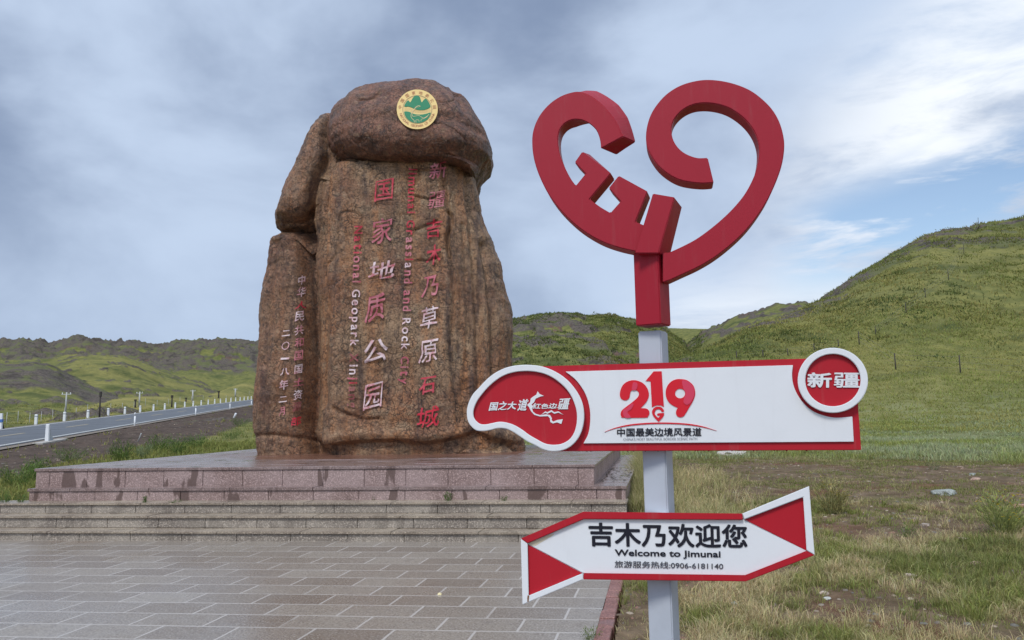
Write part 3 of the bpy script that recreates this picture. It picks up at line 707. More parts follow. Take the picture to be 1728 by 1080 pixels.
boulder('low_side_stone', LOL, YC + .15, 1.05, M_SIDE, rock, nup=240, nround=360, ex=3.6, fine=.6, extra=lol_extra, seed=31, big=.08, vert=.06, pr=lambda q: 1.0 - .22 * q ** 1.5 - .6 * np.clip((q - .95) / .05, 0, 1) ** 3)
allV, allF, off = [], [], 0
for V_, F_ in ROCKS:
    allV += [tuple(v) for v in V_]; allF += [tuple(i + off for i in f) for f in F_]; off += len(V_)
RBVH = BVHTree.FromPolygons(allV, allF)
del allV, allF
def rock_hit(px, py):
    d = Vector(ray(px, py)).normalized()
    h = RBVH.ray_cast(Vector(CAM), d)
    return h[0], h[1], d

# ---- text as meshes
_tc = {}
def glyphs(body, offset=0.0, res=4):
    """flat triangles of a text, normalised to its own bounding box"""
    k = (body, offset)
    if k in _tc: return _tc[k]
    cu = bpy.data.curves.new('lettering_source', 'FONT'); cu.body = body; cu.offset = offset; cu.resolution_u = res
    ob = bpy.data.objects.new('lettering_source', cu); COL.objects.link(ob)
    bpy.context.view_layer.update(); dg = bpy.context.evaluated_depsgraph_get()
    me = bpy.data.meshes.new_from_object(ob.evaluated_get(dg))
    V = np.array([v.co[:2] for v in me.vertices]); Fc = [tuple(p.vertices) for p in me.polygons]
    bpy.data.objects.remove(ob); bpy.data.curves.remove(cu); bpy.data.meshes.remove(me)
    lo, hi = V.min(0), V.max(0); V = (V - lo) / np.maximum(hi - lo, 1e-6)
    _tc[k] = (V, Fc, (hi - lo)[0] / (hi - lo)[1]); return _tc[k]
def refine(V2, Fc, maxlen):
    bm = bmesh.new(); vs = [bm.verts.new((v[0], v[1], 0)) for v in V2]
    for f in Fc:
        try: bm.faces.new([vs[i] for i in f])
        except ValueError: pass
    bmesh.ops.triangulate(bm, faces=bm.faces[:])
    for _ in range(3):
        e = [e for e in bm.edges if e.calc_length() > maxlen]
        if not e: break
        bmesh.ops.subdivide_edges(bm, edges=e, cuts=1); bmesh.ops.triangulate(bm, faces=[f for f in bm.faces if len(f.verts) > 3])
    bm.verts.index_update()
    V = np.array([v.co[:2] for v in bm.verts]); Fq = [tuple(v.index for v in f.verts) for f in bm.faces]; bm.free(); return V, Fq
def paint_letter(name, cA, cB, lo, hi, rough=.6):
    m, t, b = new_mat(name); v = obj_co(t)
    n = t.noise(v, 5.0, 5, .65); n2_ = t.noise(v, 28, 3, .6)
    c_ = t.mix(t.ss(n, lo, hi), cA, cB); c_ = t.mix(t.math('MULTIPLY', t.ss(n2_, .52, .7), .5), c_, [x * .62 for x in cB])
    c_ = t.mix(t.math('MULTIPLY', t.ss(n2_, .40, .30), .55), c_, (.12, .07, .05))
    t.put(b.inputs['Base Color'], c_); b.inputs['Roughness'].default_value = rough; return m
PK, WH, RD_, DR = (.52, .20, .22), (.68, .56, .56), (.40, .035, .055), (.20, .035, .04)
LET = dict(w=paint_letter('white_letter_paint', PK, WH, .25, .62), p=paint_letter('pink_letter_paint', (.40, .06, .09), PK, .28, .72),
           r=paint_letter('red_letter_paint', (.46, .025, .045), (.44, .06, .08), .45, .7), v=paint_letter('vivid_red_letter_paint', (.55, .012, .03), (.5, .02, .05), .4, .6),
           d=paint_letter('worn_letter_paint', DR, (.30, .10, .09), .4, .65), m=paint_letter('mixed_letter_paint', RD_, WH, .28, .70))
LORDER = list('wprvdm')
def inscription(name, items, parent, lab):
    """items: (text, cx, cy, w, h, colour, offset, turned, lean)"""
    V, Fc, mi = [], [], []
    for (body, cx, cy, w_, h_, colr, offs, turned, lean) in items:
        V, Fc, mi = [], [], []
        G, GF, ar = glyphs(body, offs - .005)
        Q = G - .5
        wob = .055 * np.stack([vnoise(Q[:, 0] * 3.1 + ord(body[0]) % 97, Q[:, 1] * 3.1), vnoise(Q[:, 0] * 3.1, Q[:, 1] * 3.1 + 40 + ord(body[0]) % 89)], -1) * (0 if turned else 1)
        Q = Q + wob
        if turned: pxs = np.stack([cx + Q[:, 1] * w_ - lean * Q[:, 0] * h_, cy + Q[:, 0] * h_], -1)
        else: pxs = np.stack([cx + Q[:, 0] * w_ + .10 * Q[:, 1] * w_, cy - Q[:, 1] * h_ - lean * Q[:, 0] * h_], -1)
        px2, F2 = refine(pxs, GF, 2.2)
        b0 = len(V); ok = True
        for (x, y) in px2:
            hp, hn, d = rock_hit(x, y)
            if hp is None: hp = Vector(ony(x, y, YC - 1.6)); 
            V.append(hp - d * .036)
        Fc += [tuple(b0 + i for i in f) for f in F2]; mi += [LORDER.index(colr)] * len(F2)
        me = bpy.data.meshes.new(name); me.from_pydata([tuple(v) for v in V], [], Fc); me.update()
        bm = bmesh.new(); bm.from_mesh(me); bmesh.ops.recalc_face_normals(bm, faces=bm.faces[:])
        for f in bm.faces:
            if f.normal.y > 0: f.normal_flip()
        bm.to_mesh(me); bm.free()
        o = link(name, me, LET[colr], parent, False)
        if colr == 'v': o['label'] = 'vivid red character'
c = lambda ch, x, y, w_, h_, k, off=.012, lean=.16: (ch, x, y, w_, h_, k, off, False, lean)
inscription('carved_letter', [c('新', 739.3, 287, 29, 28, 'p'), c('疆', 737, 336.5, 28, 27, 'p', .004), c('吉', 731.8, 386, 26, 31, 'r', .015), c('木', 731.5, 430, 25, 32, 'r', .018), c('乃', 725.8, 483, 27, 34, 'p', .014), c('草', 724, 536.5, 29, 36, 'w', .008), c('原', 722.8, 592, 31, 38, 'w', .008), c('石', 721, 650, 28, 29, 'r', .018), c('城', 722, 703.8, 38, 34, 'v', .010)], rock, 'right column of large characters running from pink to vivid red')
inscription('carved_letter', [c('国', 647.8, 320, 31, 35, 'r', .010), c('家', 645, 389, 34, 42, 'p', .010), c('地', 645, 455.5, 43, 30, 'm', .012), c('质', 633, 518.5, 32, 46, 'p', .016), c('公', 633.8, 592, 39, 39, 'w', .018), c('园', 629.7, 667.7, 31, 43, 'm', .010)], rock, 'left column of six large pink and white characters')
def turned_line(txt, p0, p1, cap, cols):
    """one letter after another down a line; letters turned a quarter right"""
    G = [ch for ch in txt]; adv = {}
    wd_ = []
    for ch in G:
        if ch == ' ': wd_.append(.55)
        else:
            _, _, ar = glyphs(ch, .02)
            hh = {'g': .75 + .25, 'y': 1.0, 'p': 1.0, 'j': 1.25}.get(ch, 1.0 if (ch.isupper() or ch in 'dkltib') else .76)
            wd_.append(ar * hh + .30)
    tot = sum(wd_); (x0, y0), (x1, y1) = p0, p1; Lp = math.hypot(x1 - x0, y1 - y0); it = []; pos = 0
    for i, ch in enumerate(G):
        a = wd_[i]
        if ch != ' ':
            hh = {'g': 1.0, 'y': 1.0, 'p': 1.0, 'j': 1.25}.get(ch, 1.0 if (ch.isupper() or ch in 'dkltib') else .76)
            dn = .24 if ch in 'gypj' else 0
            f = (pos + (a - .30) / 2) / tot
            cx = x0 + (x1 - x0) * f + cap * (hh / 2 - dn); cy = y0 + (y1 - y0) * f
            it.append((ch, cx, cy, cap * hh, (a - .30) / tot * Lp, cols[i], .02, True, (x0 - x1) / Lp * .6))
        pos += a
    return it
t1 = 'National Geopark Xinjiang'; t2 = 'Jimunai Grassland and Rock City'
inscription('carved_letter', turned_line(t1, (598, 381), (587, 692), 14, list('rrrrppppw' + 'wwwwwww' + 'w' + 'd' + 'wwprddd' + 'd')[:len(t1)]), rock, 'English line turned sideways along the left margin')
inscription('carved_letter', turned_line(t2, (690, 283), (674, 652), 14, list('rrrrrrrr' + 'rrppprwpp' + 'p' + 'pppp' + 'wwwww' + 'pppp' + 'pp')[:len(t2)]), rock, 'English line turned sideways between the two columns')
sm = lambda ch, x, y, k, w_=15, h_=16: (ch, x, y, w_, h_, k, .017, False, .16)
inscription('carved_letter', [sm('中', 509.3, 472.7, 'w', 12, 16), sm('华', 508.7, 492.5, 'm'), sm('人', 507.8, 514.8, 'r', 20, 13), sm('民', 505.6, 533.7, 'w', 16, 17), sm('共', 505, 556.6, 'w'), sm('和', 505, 577.4, 'p'), sm('国', 504, 599.4, 'p', 14, 16), sm('国', 503.5, 622.6, 'w', 13, 15), sm('土', 504, 644.6, 'p', 18, 13), sm('资', 503, 666, 'w'), sm('源', 501, 686, 'd'), sm('部', 499.5, 710.8, 'v', 17, 15),
                            sm('二', 482.7, 562, 'w', 13, 10), sm('〇', 482, 583.5, 'w', 13, 13), sm('一', 481, 605, 'w', 14, 3), sm('八', 480.6, 627, 'w', 16, 12), sm('年', 479, 649, 'w', 15, 16), sm('二', 477.6, 673.6, 'w', 13, 10), sm('月', 476, 694, 'p', 9, 14)], rock, 'two columns of small white characters on the low side stone')

# ---- round emblem on the cap
M_GOLD = paint('gold_paint', (.72, .52, .20), .42, .15); M_GREEN = paint('emblem_green', (.012, .19, .085), .45, .08); M_GOLDL = paint('pale_gold_paint', (.66, .52, .28), .5, .1)
M_ETXT = plain('emblem_brown_letters', (.42, .16, .06)); M_RIM = plain('emblem_rim', (.35, .24, .09), .5)
def fill(bm, loops, z=0.0, ext=0.0, tf=None, tb=None):
    """fills outlines (first outer, others holes) with triangles; front tf(p), back tb(p)"""
    fr, ed = [], []
    for lp in loops:
        vs = [bm.verts.new(tf(p)) for p in lp]; fr.append(vs)
        ed += [bm.edges.new((a, b_)) for a, b_ in zip(vs, vs[1:] + vs[:1])]
    r_ = bmesh.ops.triangle_fill(bm, use_beauty=True, use_dissolve=False, edges=ed)
    ff = [g for g in r_['geom'] if isinstance(g, bmesh.types.BMFace)]
    if tb is not None:
        mp = {}
        for lp, vs in zip(loops, fr):
            bk = [bm.verts.new(tb(p)) for p in lp]
            for v, k in zip(vs, bk): mp[v] = k
            n = len(vs)
            for i in range(n): bm.faces.new((vs[i], vs[(i + 1) % n], bk[(i + 1) % n], bk[i]))
        for f in ff: bm.faces.new([mp[v] for v in reversed(f.verts)])
        bmesh.ops.recalc_face_normals(bm, faces=bm.faces[:])
def circ(cx, cy, rx, ry=None, n=72): ry = rx if ry is None else ry; return [(cx + rx * cos(2 * pi * i / n), cy + ry * sin(2 * pi * i / n)) for i in range(n)]
def build_emblem():
    hp, hn, d = rock_hit(704, 183); p0 = hp
    rim = [np.array(rock_hit(704 + 36 * cos(k * pi / 8), 183 + 35 * sin(k * pi / 8))[0]) for k in range(16)] + [np.array(hp)]
    A_ = np.array([[q[0], q[2], 1] for q in rim]); sol = np.linalg.lstsq(A_, np.array([q[1] for q in rim]), rcond=None)[0]
    nn = np.array([sol[0] * .7, -1, sol[1] * .7]); nn /= np.linalg.norm(nn)
    base = np.array(hp); base = base + nn * (max((q - base) @ nn for q in rim) * .75 + .02)
    def at(h): return lambda p: tuple(onpl(p[0], p[1], base + nn * h, nn))
    T = lambda x, y: (660 + x / 12.71, 140 + y / 12.71)
    bm = bmesh.new(); fill(bm, [[T(*q) for q in circ(560, 565, 440, 425)]], tf=at(.012), tb=at(-.30)); em = bm_obj('emblem', bm, M_GOLD, rock); em['label'] = 'round gold and green park emblem'
    bm = bmesh.new(); fill(bm, [[T(*q) for q in circ(562, 565, 318, 305)], [T(*q) for q in circ(562, 565, 304, 291)]], tf=at(.017), tb=at(.012)); bm_obj('rim', bm, M_RIM, em)
    up_ = [(285, 505), (300, 450), (330, 400), (372, 372), (412, 412), (470, 310), (520, 272), (580, 272), (620, 310), (655, 410), (700, 360), (745, 340), (800, 400), (840, 480), (838, 515), (780, 555), (700, 578), (600, 580), (520, 562), (440, 525), (370, 505)]
    dn = [(280, 620), (330, 608), (400, 622), (470, 655), (560, 675), (680, 672), (780, 650), (845, 632), (830, 700), (780, 780), (700, 830), (620, 855), (520, 855), (430, 830), (350, 770), (300, 700)]
    for pl in (up_, dn):
        bm = bmesh.new(); fill(bm, [[T(*q) for q in smooth_poly(pl)]], tf=at(.02), tb=at(.012)); bm_obj('landscape', bm, M_GREEN, em)
    for pl, w_ in (([(625, 500), (600, 485), (560, 495), (510, 535), (470, 590), (440, 640), (425, 700), (445, 760), (490, 800), (500, 850)], 8), ([(630, 500), (580, 515), (545, 515), (500, 570), (460, 620), (450, 670), (470, 715), (540, 705), (600, 700), (650, 730), (700, 750), (770, 715), (812, 672)], 7), ([(535, 850), (535, 795), (590, 795), (600, 830)], 7), ([(640, 825), (650, 780), (720, 755), (780, 715)], 7)):
        bm = bmesh.new(); ribbon(bm, [T(*q) for q in pl], w_ / 12.71, at(.023)); bm_obj('dinosaur_line', bm, M_GOLDL, em)
    bm = bmesh.new()
    for k in range(3):
        ribbon(bm, [T(*q) for q in ((285, 545 + k * 22), (370, 540 + k * 24), (450, 565 + k * 24), (560, 600 + k * 20), (680, 605 + k * 18), (780, 585 + k * 18), (850, 555 + k * 24))], 3 / 12.71, at(.016))
    bm_obj('river_line', bm, M_RIM, em)
    bm = bmesh.new()
    def put(ch, ang, rad, sz, flip, w_=None):
        G, GF, ar = glyphs(ch, .005); a = radians(ang)
        cx, cy = 560 + rad * cos(a), 565 - rad * .965 * sin(a); rot = a - pi / 2 if not flip else a + pi / 2
        ww = sz * min(ar, 1.2) if w_ is None else w_
        vs = []
        for q in G:
            x, y = (q[0] - .5) * ww, (q[1] - .5) * sz
            vs.append(bm.verts.new(at(.0165)(T(cx + x * cos(rot) - y * sin(rot), cy - (x * sin(rot) + y * cos(rot))))))
        for f in GF:
            try: bm.faces.new([vs[i] for i in f])
            except ValueError: pass
    for i, ch in enumerate('中国国家地质公园'): put(ch, 172 - i * 164 / 7, 372, 74, False)
    ph = 'NATIONAL GEOPARK OF CHINA'
    for i, ch in enumerate(ph):
        if ch != ' ': put(ch, 198 + i * 144 / (len(ph) - 1), 368, 50, True)
    bm_obj('lettering', bm, M_ETXT, em)

# ---- outline helpers (photo pixels)
def smooth_seg(p, closed=False, n=6):
    p = [np.array(q, float) for q in p]; m = len(p); out = []
    rng_ = range(m if closed else m - 1)
    for i in rng_:
        g = (lambda k: p[k % m]) if closed else (lambda k: p[min(max(k, 0), m - 1)])
        a, b_, c_, d_ = g(i - 1), g(i), g(i + 1), g(i + 2)
        for k in range(n):
            t = k / n
            out.append(tuple(.5 * ((2 * b_) + (c_ - a) * t + (2 * a - 5 * b_ + 4 * c_ - d_) * t * t + (3 * b_ - a - 3 * c_ + d_) * t ** 3)))
    if not closed: out.append(tuple(p[-1]))
    return out
def smooth_poly(p, n=6): return smooth_seg(p, True, n)
def corner_poly(p, n=6):
    """points with a third entry 1 are corners; spans between corners are smoothed"""
    cs = [i for i, q in enumerate(p) if len(q) > 2]
    if not cs: return smooth_poly(p, n)
    p = p[cs[0]:] + p[:cs[0]]; cs = [i for i, q in enumerate(p) if len(q) > 2] + [len(p)]
    p2 = [(q[0], q[1]) for q in p] + [(p[0][0], p[0][1])]; out = []
    for a, b_ in zip(cs, cs[1:]):
        sg = p2[a:b_ + 1]
        out += (sg if len(sg) == 2 else smooth_seg(sg, False, n))[:-1]
    return out
def ribbon(bm, pts, w_, tf):
    pts = smooth_seg(pts, False, 5); L_, R_ = [], []
    for i, p in enumerate(pts):
        a, b_ = np.array(pts[max(i - 1, 0)]), np.array(pts[min(i + 1, len(pts) - 1)]); d = (b_ - a) / (np.linalg.norm(b_ - a) + 1e-9); n = np.array([-d[1], d[0]]) * w_ / 2
        L_.append(bm.verts.new(tf(np.array(p) + n))); R_.append(bm.verts.new(tf(np.array(p) - n)))
    for i in range(len(pts) - 1): bm.faces.new((L_[i], L_[i + 1], R_[i + 1], R_[i]))
build_emblem()

# ------------------------------------------------------------------ signpost
YAW = radians(11.5)
SN = np.array([sin(YAW), cos(YAW), 0.0])               # away from the viewer
SP0 = ony(1100, 690, 3.0)
def sat(h): return lambda p: tuple(onpl(p[0], p[1], SP0 + SN * h, SN))
def plate(name, loops, h0, h1, m, parent, bev=0.0):
    bm = bmesh.new(); fill(bm, loops, tf=sat(h0), tb=sat(h1))
    if bev:
        es = [e for e in bm.edges if len(e.link_faces) == 2 and e.calc_face_angle(0) > .6]
        bmesh.ops.bevel(bm, geom=es, offset=bev, segments=2, affect='EDGES')
    return bm_obj(name, bm, m, parent)
gz = hz(*(SP0[:2]))
sign = empty('signpost', (SP0[0], SP0[1], gz), 'red and white signpost with a heart-shaped scroll on top and two direction boards', 'signpost')
# post: square tube turned about 28 degrees
def tower(name, pxs, w_, rot, depth, m, parent, z_pad=0, bev=.006, solid=True):
    """square section prism through (px, py) axis points, at a distance behind the board plane"""
    bm = bmesh.new(); rings = []
    for (x, y) in pxs:
        c_ = np.array(sat(depth)((x, y)))
        rings.append([bm.verts.new((c_[0] + w_ / 2 * (cos(rot) * a - sin(rot) * b_), c_[1] + w_ / 2 * (-sin(rot) * a - cos(rot) * b_) * 1, c_[2])) for a, b_ in ((-1, -1), (1, -1), (1, 1), (-1, 1))])
    for A_, B_ in zip(rings, rings[1:]):
        for k in range(4): bm.faces.new((A_[k], A_[(k + 1) % 4], B_[(k + 1) % 4], B_[k]))
    bm.faces.new(rings[0][::-1]); bm.faces.new(rings[-1])
    bmesh.ops.recalc_face_normals(bm, faces=bm.faces[:])
    if bev: bmesh.ops.bevel(bm, geom=[e for e in bm.edges if e.calc_face_angle(0) > .5], offset=bev, segments=2, affect='EDGES')
    return bm_obj(name, bm, m, parent)
ROTP = radians(28)
top_c = np.array(sat(.105)((1101.8, 560))); bot_c = np.array([top_c[0], top_c[1], gz - .3])
bm = bmesh.new(); rings = []
for z in (bot_c[2], top_c[2]):
    rings.append([bm.verts.new((top_c[0] + .0475 * (cos(ROTP) * a + sin(ROTP) * b_), top_c[1] + .0475 * (-sin(ROTP) * a + cos(ROTP) * b_), z)) for a, b_ in ((-1, -1), (1, -1), (1, 1), (-1, 1))])
for k in range(4): bm.faces.new((rings[0][k], rings[0][(k + 1) % 4], rings[1][(k + 1) % 4], rings[1][k]))
bm.faces.new(rings[0][::-1]); bm.faces.new(rings[1])
bmesh.ops.recalc_face_normals(bm, faces=bm.faces[:])
bmesh.ops.bevel(bm, geom=[e for e in bm.edges if e.calc_face_angle(0) > .5], offset=.005, segments=2, affect='EDGES')
bm_obj('post', bm, M_POST, sign)

# heart-shaped scroll, traced at its own plane and thickness
Hx = lambda x, y: (880 + x / 2.348, 110 + y / 2.348)
heart = None
def scroll(name, pts, parent, t_=.092, h0=0.0, extra=None, m=M_RED_H, bev=.0035):
    pl = [Hx(*q) for q in corner_poly(pts, 7)]
    raw = corner_poly(pts, 7)
    idx = {}
    front, back = sat(h0), sat(h0 + t_)
    bm = bmesh.new()
    pos = {p: i for i, p in enumerate(pl)}
    def tb(p):
        q = front(p); e = (0, 0) if extra is None else extra(raw[pos[p]])
        if e == (0, 0): return tuple(np.array(q) + SN * t_)
        b0 = np.array(q) + SN * t_
        d = b0 - CAM; zc = d @ fw; bx, by = 864 + F * (d @ rt) / zc, 540 - F * (d @ up) / zc
        return back((bx + e[0] / 2.348, by + e[1] / 2.348))
    fill(bm, [pl], tf=front, tb=tb)
    if bev:
        es = [e for e in bm.edges if len(e.link_faces) == 2 and e.calc_face_angle(0) > .5]
        bmesh.ops.bevel(bm, geom=es, offset=bev, segments=2, affect='EDGES')
    o = bm_obj(name, bm, m, parent)
    return o
heart = empty('heart_sculpture', sat(.05)((1110, 420))); heart.parent = sign; heart.matrix_parent_inverse = parent_inv(sign)
GP = [(402, 283, 1), (385, 243), (362, 205), (330, 167), (295, 136), (262, 116), (230, 106), (200, 107), (160, 120), (120, 145), (85, 180), (60, 220), (45, 265), (42, 310), (47, 360), (60, 410), (80, 460), (105, 508), (140, 558), (180, 602), (225, 642), (275, 676), (330, 704), (390, 724), (452, 738, 1),
      (500, 740, 1), (500, 640, 1), (452, 620, 1), (500, 500, 1), (385, 437, 1), (345, 487, 1), (392, 540, 1), (352, 585, 1), (310, 560), (270, 530, 1), (355, 428, 1), (240, 342, 1), (210, 385, 1), (253, 430, 1), (214, 478, 1), (190, 440), (168, 395), (152, 350), (145, 300), (150, 262), (165, 237), (185, 222), (210, 215), (240, 218), (270, 233), (293, 255), (305, 280), (311, 305), (313, 330, 1)]
def g_extra(q):
    x, y = q
    if y < 345 and x > 195:
        inner = x <= 322 and y > 190
        xs, ex_, ey_ = ((205, 240, 293, 313), (0, 20, 45, 54), (0, -18, -10, -3)) if inner else ((195, 230, 262, 330, 362, 402), (0, 14, 28, 50, 54, 46), (0, -40, -48, -42, -30, -8))
        return (float(np.interp(x, xs, ex_)), float(np.interp(x, xs, ey_)))
    if x > 200 and (y < 612 or x > 400) and y < 640: return (9, 0)
    return (0, 0)
scroll('scroll_half', GP, heart, extra=g_extra)
NP = [(560, 742, 1), (585, 742, 1), (635, 719), (690, 690), (745, 651), (800, 605), (845, 560), (885, 510), (915, 455), (935, 400), (942, 340), (935, 295), (917, 255), (890, 220), (855, 190), (815, 167), (770, 154), (725, 150), (685, 155), (650, 170), (622, 193), (603, 220), (595, 250), (598, 285), (612, 315), (635, 340), (665, 357), (700, 367), (738, 366, 1), (762, 465, 1),
      (720, 468), (670, 464), (625, 454), (585, 434), (548, 405), (520, 370), (500, 330), (493, 290), (498, 240), (515, 190), (545, 145), (580, 110), (625, 82), (675, 65), (730, 57), (790, 61), (850, 75), (905, 98), (950, 130), (990, 170), (1018, 215), (1035, 265), (1042, 320), (1033, 390), (1010, 460), (975, 535), (930, 605), (880, 665), (820, 720), (760, 765), (700, 800), (640, 828), (588, 852, 1), (560, 860, 1)]
scroll('scroll_half', NP, heart, h0=.004)
scroll('figure_one', [(520, 508, 1), (607, 523, 1), (543, 745, 1), (449, 745, 1)], heart, h0=-.022, t_=.13, extra=lambda q: (30, 4) if q[1] < 600 else (40, 0), bev=.003)
# sleeve below the heart, same turn as the post
bm = bmesh.new(); rings = []
zt = sat(.05)((1100, 110 + 742 / 2.348))[2]; zb_ = sat(.05)((1100, 549.5))[2]; tc = np.array(sat(.07)((1100.5, 490)))
for z in (zb_, zt):
    rings.append([bm.verts.new((tc[0] + .0535 * (cos(radians(33)) * a + sin(radians(33)) * b_), tc[1] + .0535 * (-sin(radians(33)) * a + cos(radians(33)) * b_), z)) for a, b_ in ((-1, -1), (1, -1), (1, 1), (-1, 1))])
for k in range(4): bm.faces.new((rings[0][k], rings[0][(k + 1) % 4], rings[1][(k + 1) % 4], rings[1][k]))
bm.faces.new(rings[0][::-1]); bm.faces.new(rings[1]); bmesh.ops.recalc_face_normals(bm, faces=bm.faces[:])
bmesh.ops.bevel(bm, geom=[e for e in bm.edges if e.calc_face_angle(0) > .5], offset=.004, segments=2, affect='EDGES')
bm_obj('sleeve', bm, M_RED_H, heart)

# text on the boards
def board_text(name, body, bl, br, tl, h, m, parent, offs=0.0, thick=.0, bold=0.0, brush=0.0):
    G, GF, ar = glyphs(body, offs); bl, br, tl = map(np.array, (bl, br, tl))
    P = bl + np.outer(G[:, 0], br - bl) + np.outer(G[:, 1], tl - bl)
    if brush:
        q = P * .16; P = P + brush * np.stack([vnoise(q[:, 0], q[:, 1]), 1.3 * vnoise(q[:, 0] + 31, q[:, 1])], -1); P[:, 0] += .22 * (bl[1] - P[:, 1])
    bm = bmesh.new()
    for k, (ox, oy) in enumerate(((0, 0), (1, 0), (-1, 0), (0, 1), (0, -1), (.7, .7), (-.7, .7), (.7, -.7), (-.7, -.7)) if bold else ((0, 0),)):
        vs = [bm.verts.new(sat(h - k * .00008)(p + np.array([ox, oy]) * bold)) for p in P]
        for f in GF:
            try: bm.faces.new([vs[i] for i in f])
            except ValueError: pass
    bmesh.ops.recalc_face_normals(bm, faces=bm.faces[:])
    for f in bm.faces:
        if f.normal.y > 0: f.normal_flip()
    if thick:
        r_ = bmesh.ops.extrude_face_region(bm, geom=bm.faces[:])
        for v in r_['geom']:
            if isinstance(v, bmesh.types.BMVert): v.co -= Vector(SN) * thick
        bmesh.ops.recalc_face_normals(bm, faces=bm.faces[:])
    return bm_obj(name, bm, m, parent)

# ---- upper (route) board
Z4 = lambda x, y: (780 + x / 2.4686, 570 + y / 2.4686)
Z6 = lambda x, y: (785 + x / 6.3545, 605 + y / 6.3545)
Z3_ = lambda x, y: (1330 + x / 5.4, 580 + y / 5.4)
ZL = lambda x, y: (1020 + x / 7.714, 615 + y / 7.714)
route = plate('route_board', [[Z4(*q) for q in ((250, 121), (1425, 87), (1640, 81), (1650, 300), (1662, 468), (380, 473), (300, 300))]], .006, .040, M_RED, sign, .002); route['label'] = 'long red-framed board with the white panel'
plate('white_panel', [[Z4(*q) for q in corner_poly([(430, 141, 1), (1378, 114, 1), (1374, 150), (1378, 190), (1393, 230), (1420, 270), (1460, 305), (1510, 325), (1560, 333), (1625, 328, 1), (1631, 433, 1), (505, 440, 1), (525, 400), (533, 350), (532, 300), (520, 250), (500, 210), (470, 172)])]], -.002, .010, M_WHITE, route, .001)
OUT = smooth_poly([(18, 590), (22, 530), (45, 455), (85, 380), (150, 310), (230, 225), (320, 155), (420, 105), (520, 78), (620, 68), (720, 70), (820, 84), (920, 118), (1010, 165), (1090, 225), (1160, 300), (1220, 390), (1258, 480), (1275, 580), (1272, 680), (1245, 790), (1195, 880), (1120, 950), (1030, 988), (930, 996), (840, 976), (750, 930), (660, 885), (580, 830), (500, 780), (430, 752), (350, 748), (280, 765), (200, 778), (120, 770), (60, 720), (28, 660)], 5)
INN = smooth_poly([(88, 590), (95, 535), (130, 455), (180, 385), (250, 305), (330, 235), (420, 180), (520, 148), (620, 136), (720, 138), (820, 156), (910, 190), (990, 240), (1070, 310), (1130, 390), (1172, 480), (1197, 580), (1196, 690), (1170, 790), (1120, 865), (1040, 912), (950, 925), (860, 912), (780, 872), (690, 820), (610, 762), (530, 715), (450, 688), (370, 678), (290, 692), (220, 706), (160, 700), (115, 665), (94, 630)], 5)
bd = plate('pebble_badge', [[Z6(*q) for q in INN]], -.008, .03, M_RED, route); bd['label'] = 'pebble-shaped red badge with a white rim'
plate('badge_rim', [[Z6(*q) for q in OUT], [Z6(*q) for q in INN]], -.022, .036, M_WHITE, route, .0025)
MAPP = [(778, 350), (797, 380), (843, 400), (805, 408), (755, 430), (738, 470), (712, 492), (728, 512), (716, 535), (728, 570), (755, 592), (800, 606), (870, 598), (910, 606), (930, 640), (926, 660), (945, 677), (985, 660), (1047, 650), (1030, 702), (985, 684), (940, 696), (914, 682), (908, 640), (888, 618), (800, 621), (742, 604), (706, 565), (685, 522), (663, 497), (697, 468), (702, 430), (730, 407), (762, 388)]
plate('map_outline', [[Z6(*q) for q in MAPP]], -.0105, -.008, M_WHITE, route)
plate('mountain_mark', [[Z6(*q) for q in ((815, 602), (860, 566), (880, 576), (925, 553), (955, 575), (1000, 566), (1054, 604), (1000, 580), (955, 592), (925, 572), (880, 592), (860, 582))]], -.0105, -.008, M_WHITE, route)
for body, bl, br, tl, o_ in (('国之大', (252, 560), (535, 548), (252, 470), .012), ('道', (556, 560), (655, 556), (556, 440), .014), ('红色边', (722, 540), (975, 535), (722, 482), .010), ('疆', (985, 548), (1098, 545), (990, 432), .008)):
    board_text('lettering', body, Z6(*bl), Z6(*br), Z6(*tl), -.0105, M_WHITE, route, o_, 0, .22, .6)
plate('circle_badge', [[Z3_(*q) for q in circ(408, 332, 252, 238)]], -.008, .03, M_RED, route)['label'] = 'round red badge with a raised white ring'
plate('badge_ring', [[Z3_(*q) for q in circ(407, 334, 320, 297)], [Z3_(*q) for q in circ(408, 332, 252, 238)]], -.024, .036, M_WHITE, route, .0025)
board_text('lettering', '新', Z3_(178, 396), Z3_(395, 397), Z3_(178, 266), -.012, M_WHITE, route, .006, 0, .75)
board_text('lettering', '疆', Z3_(418, 397), Z3_(650, 399), Z3_(418, 266), -.012, M_WHITE, route, .002, 0, .5)
TWO = [(200, 400), (207, 340), (235, 275), (285, 230), (350, 207), (420, 209), (490, 236), (540, 282), (570, 340), (578, 400), (565, 450), (535, 502), (470, 570, 1), (530, 571), (565, 585), (584, 612), (584, 645), (566, 677), (530, 693), (250, 693), (220, 677), (210, 645), (222, 605), (260, 568), (340, 508), (410, 450), (440, 415), (449, 380), (435, 350), (405, 335), (370, 334), (343, 352), (332, 390), (325, 430), (305, 456), (270, 468), (235, 458), (210, 435)]
board_text  # (logo figures are traced, not typed)
plate('route_number', [[ZL(*q) for q in corner_poly(TWO)]], -.0045, -.002, M_LOGO, route)['label'] = 'red figure 2'
plate('route_number', [[ZL(*q) for q in ((640, 90), (745, 88), (773, 552), (740, 535), (695, 530), (650, 540), (618, 558), (600, 220), (535, 215))]], -.0045, -.002, M_LOGO, route)['label'] = 'tall red figure 1 with a slanted flag'
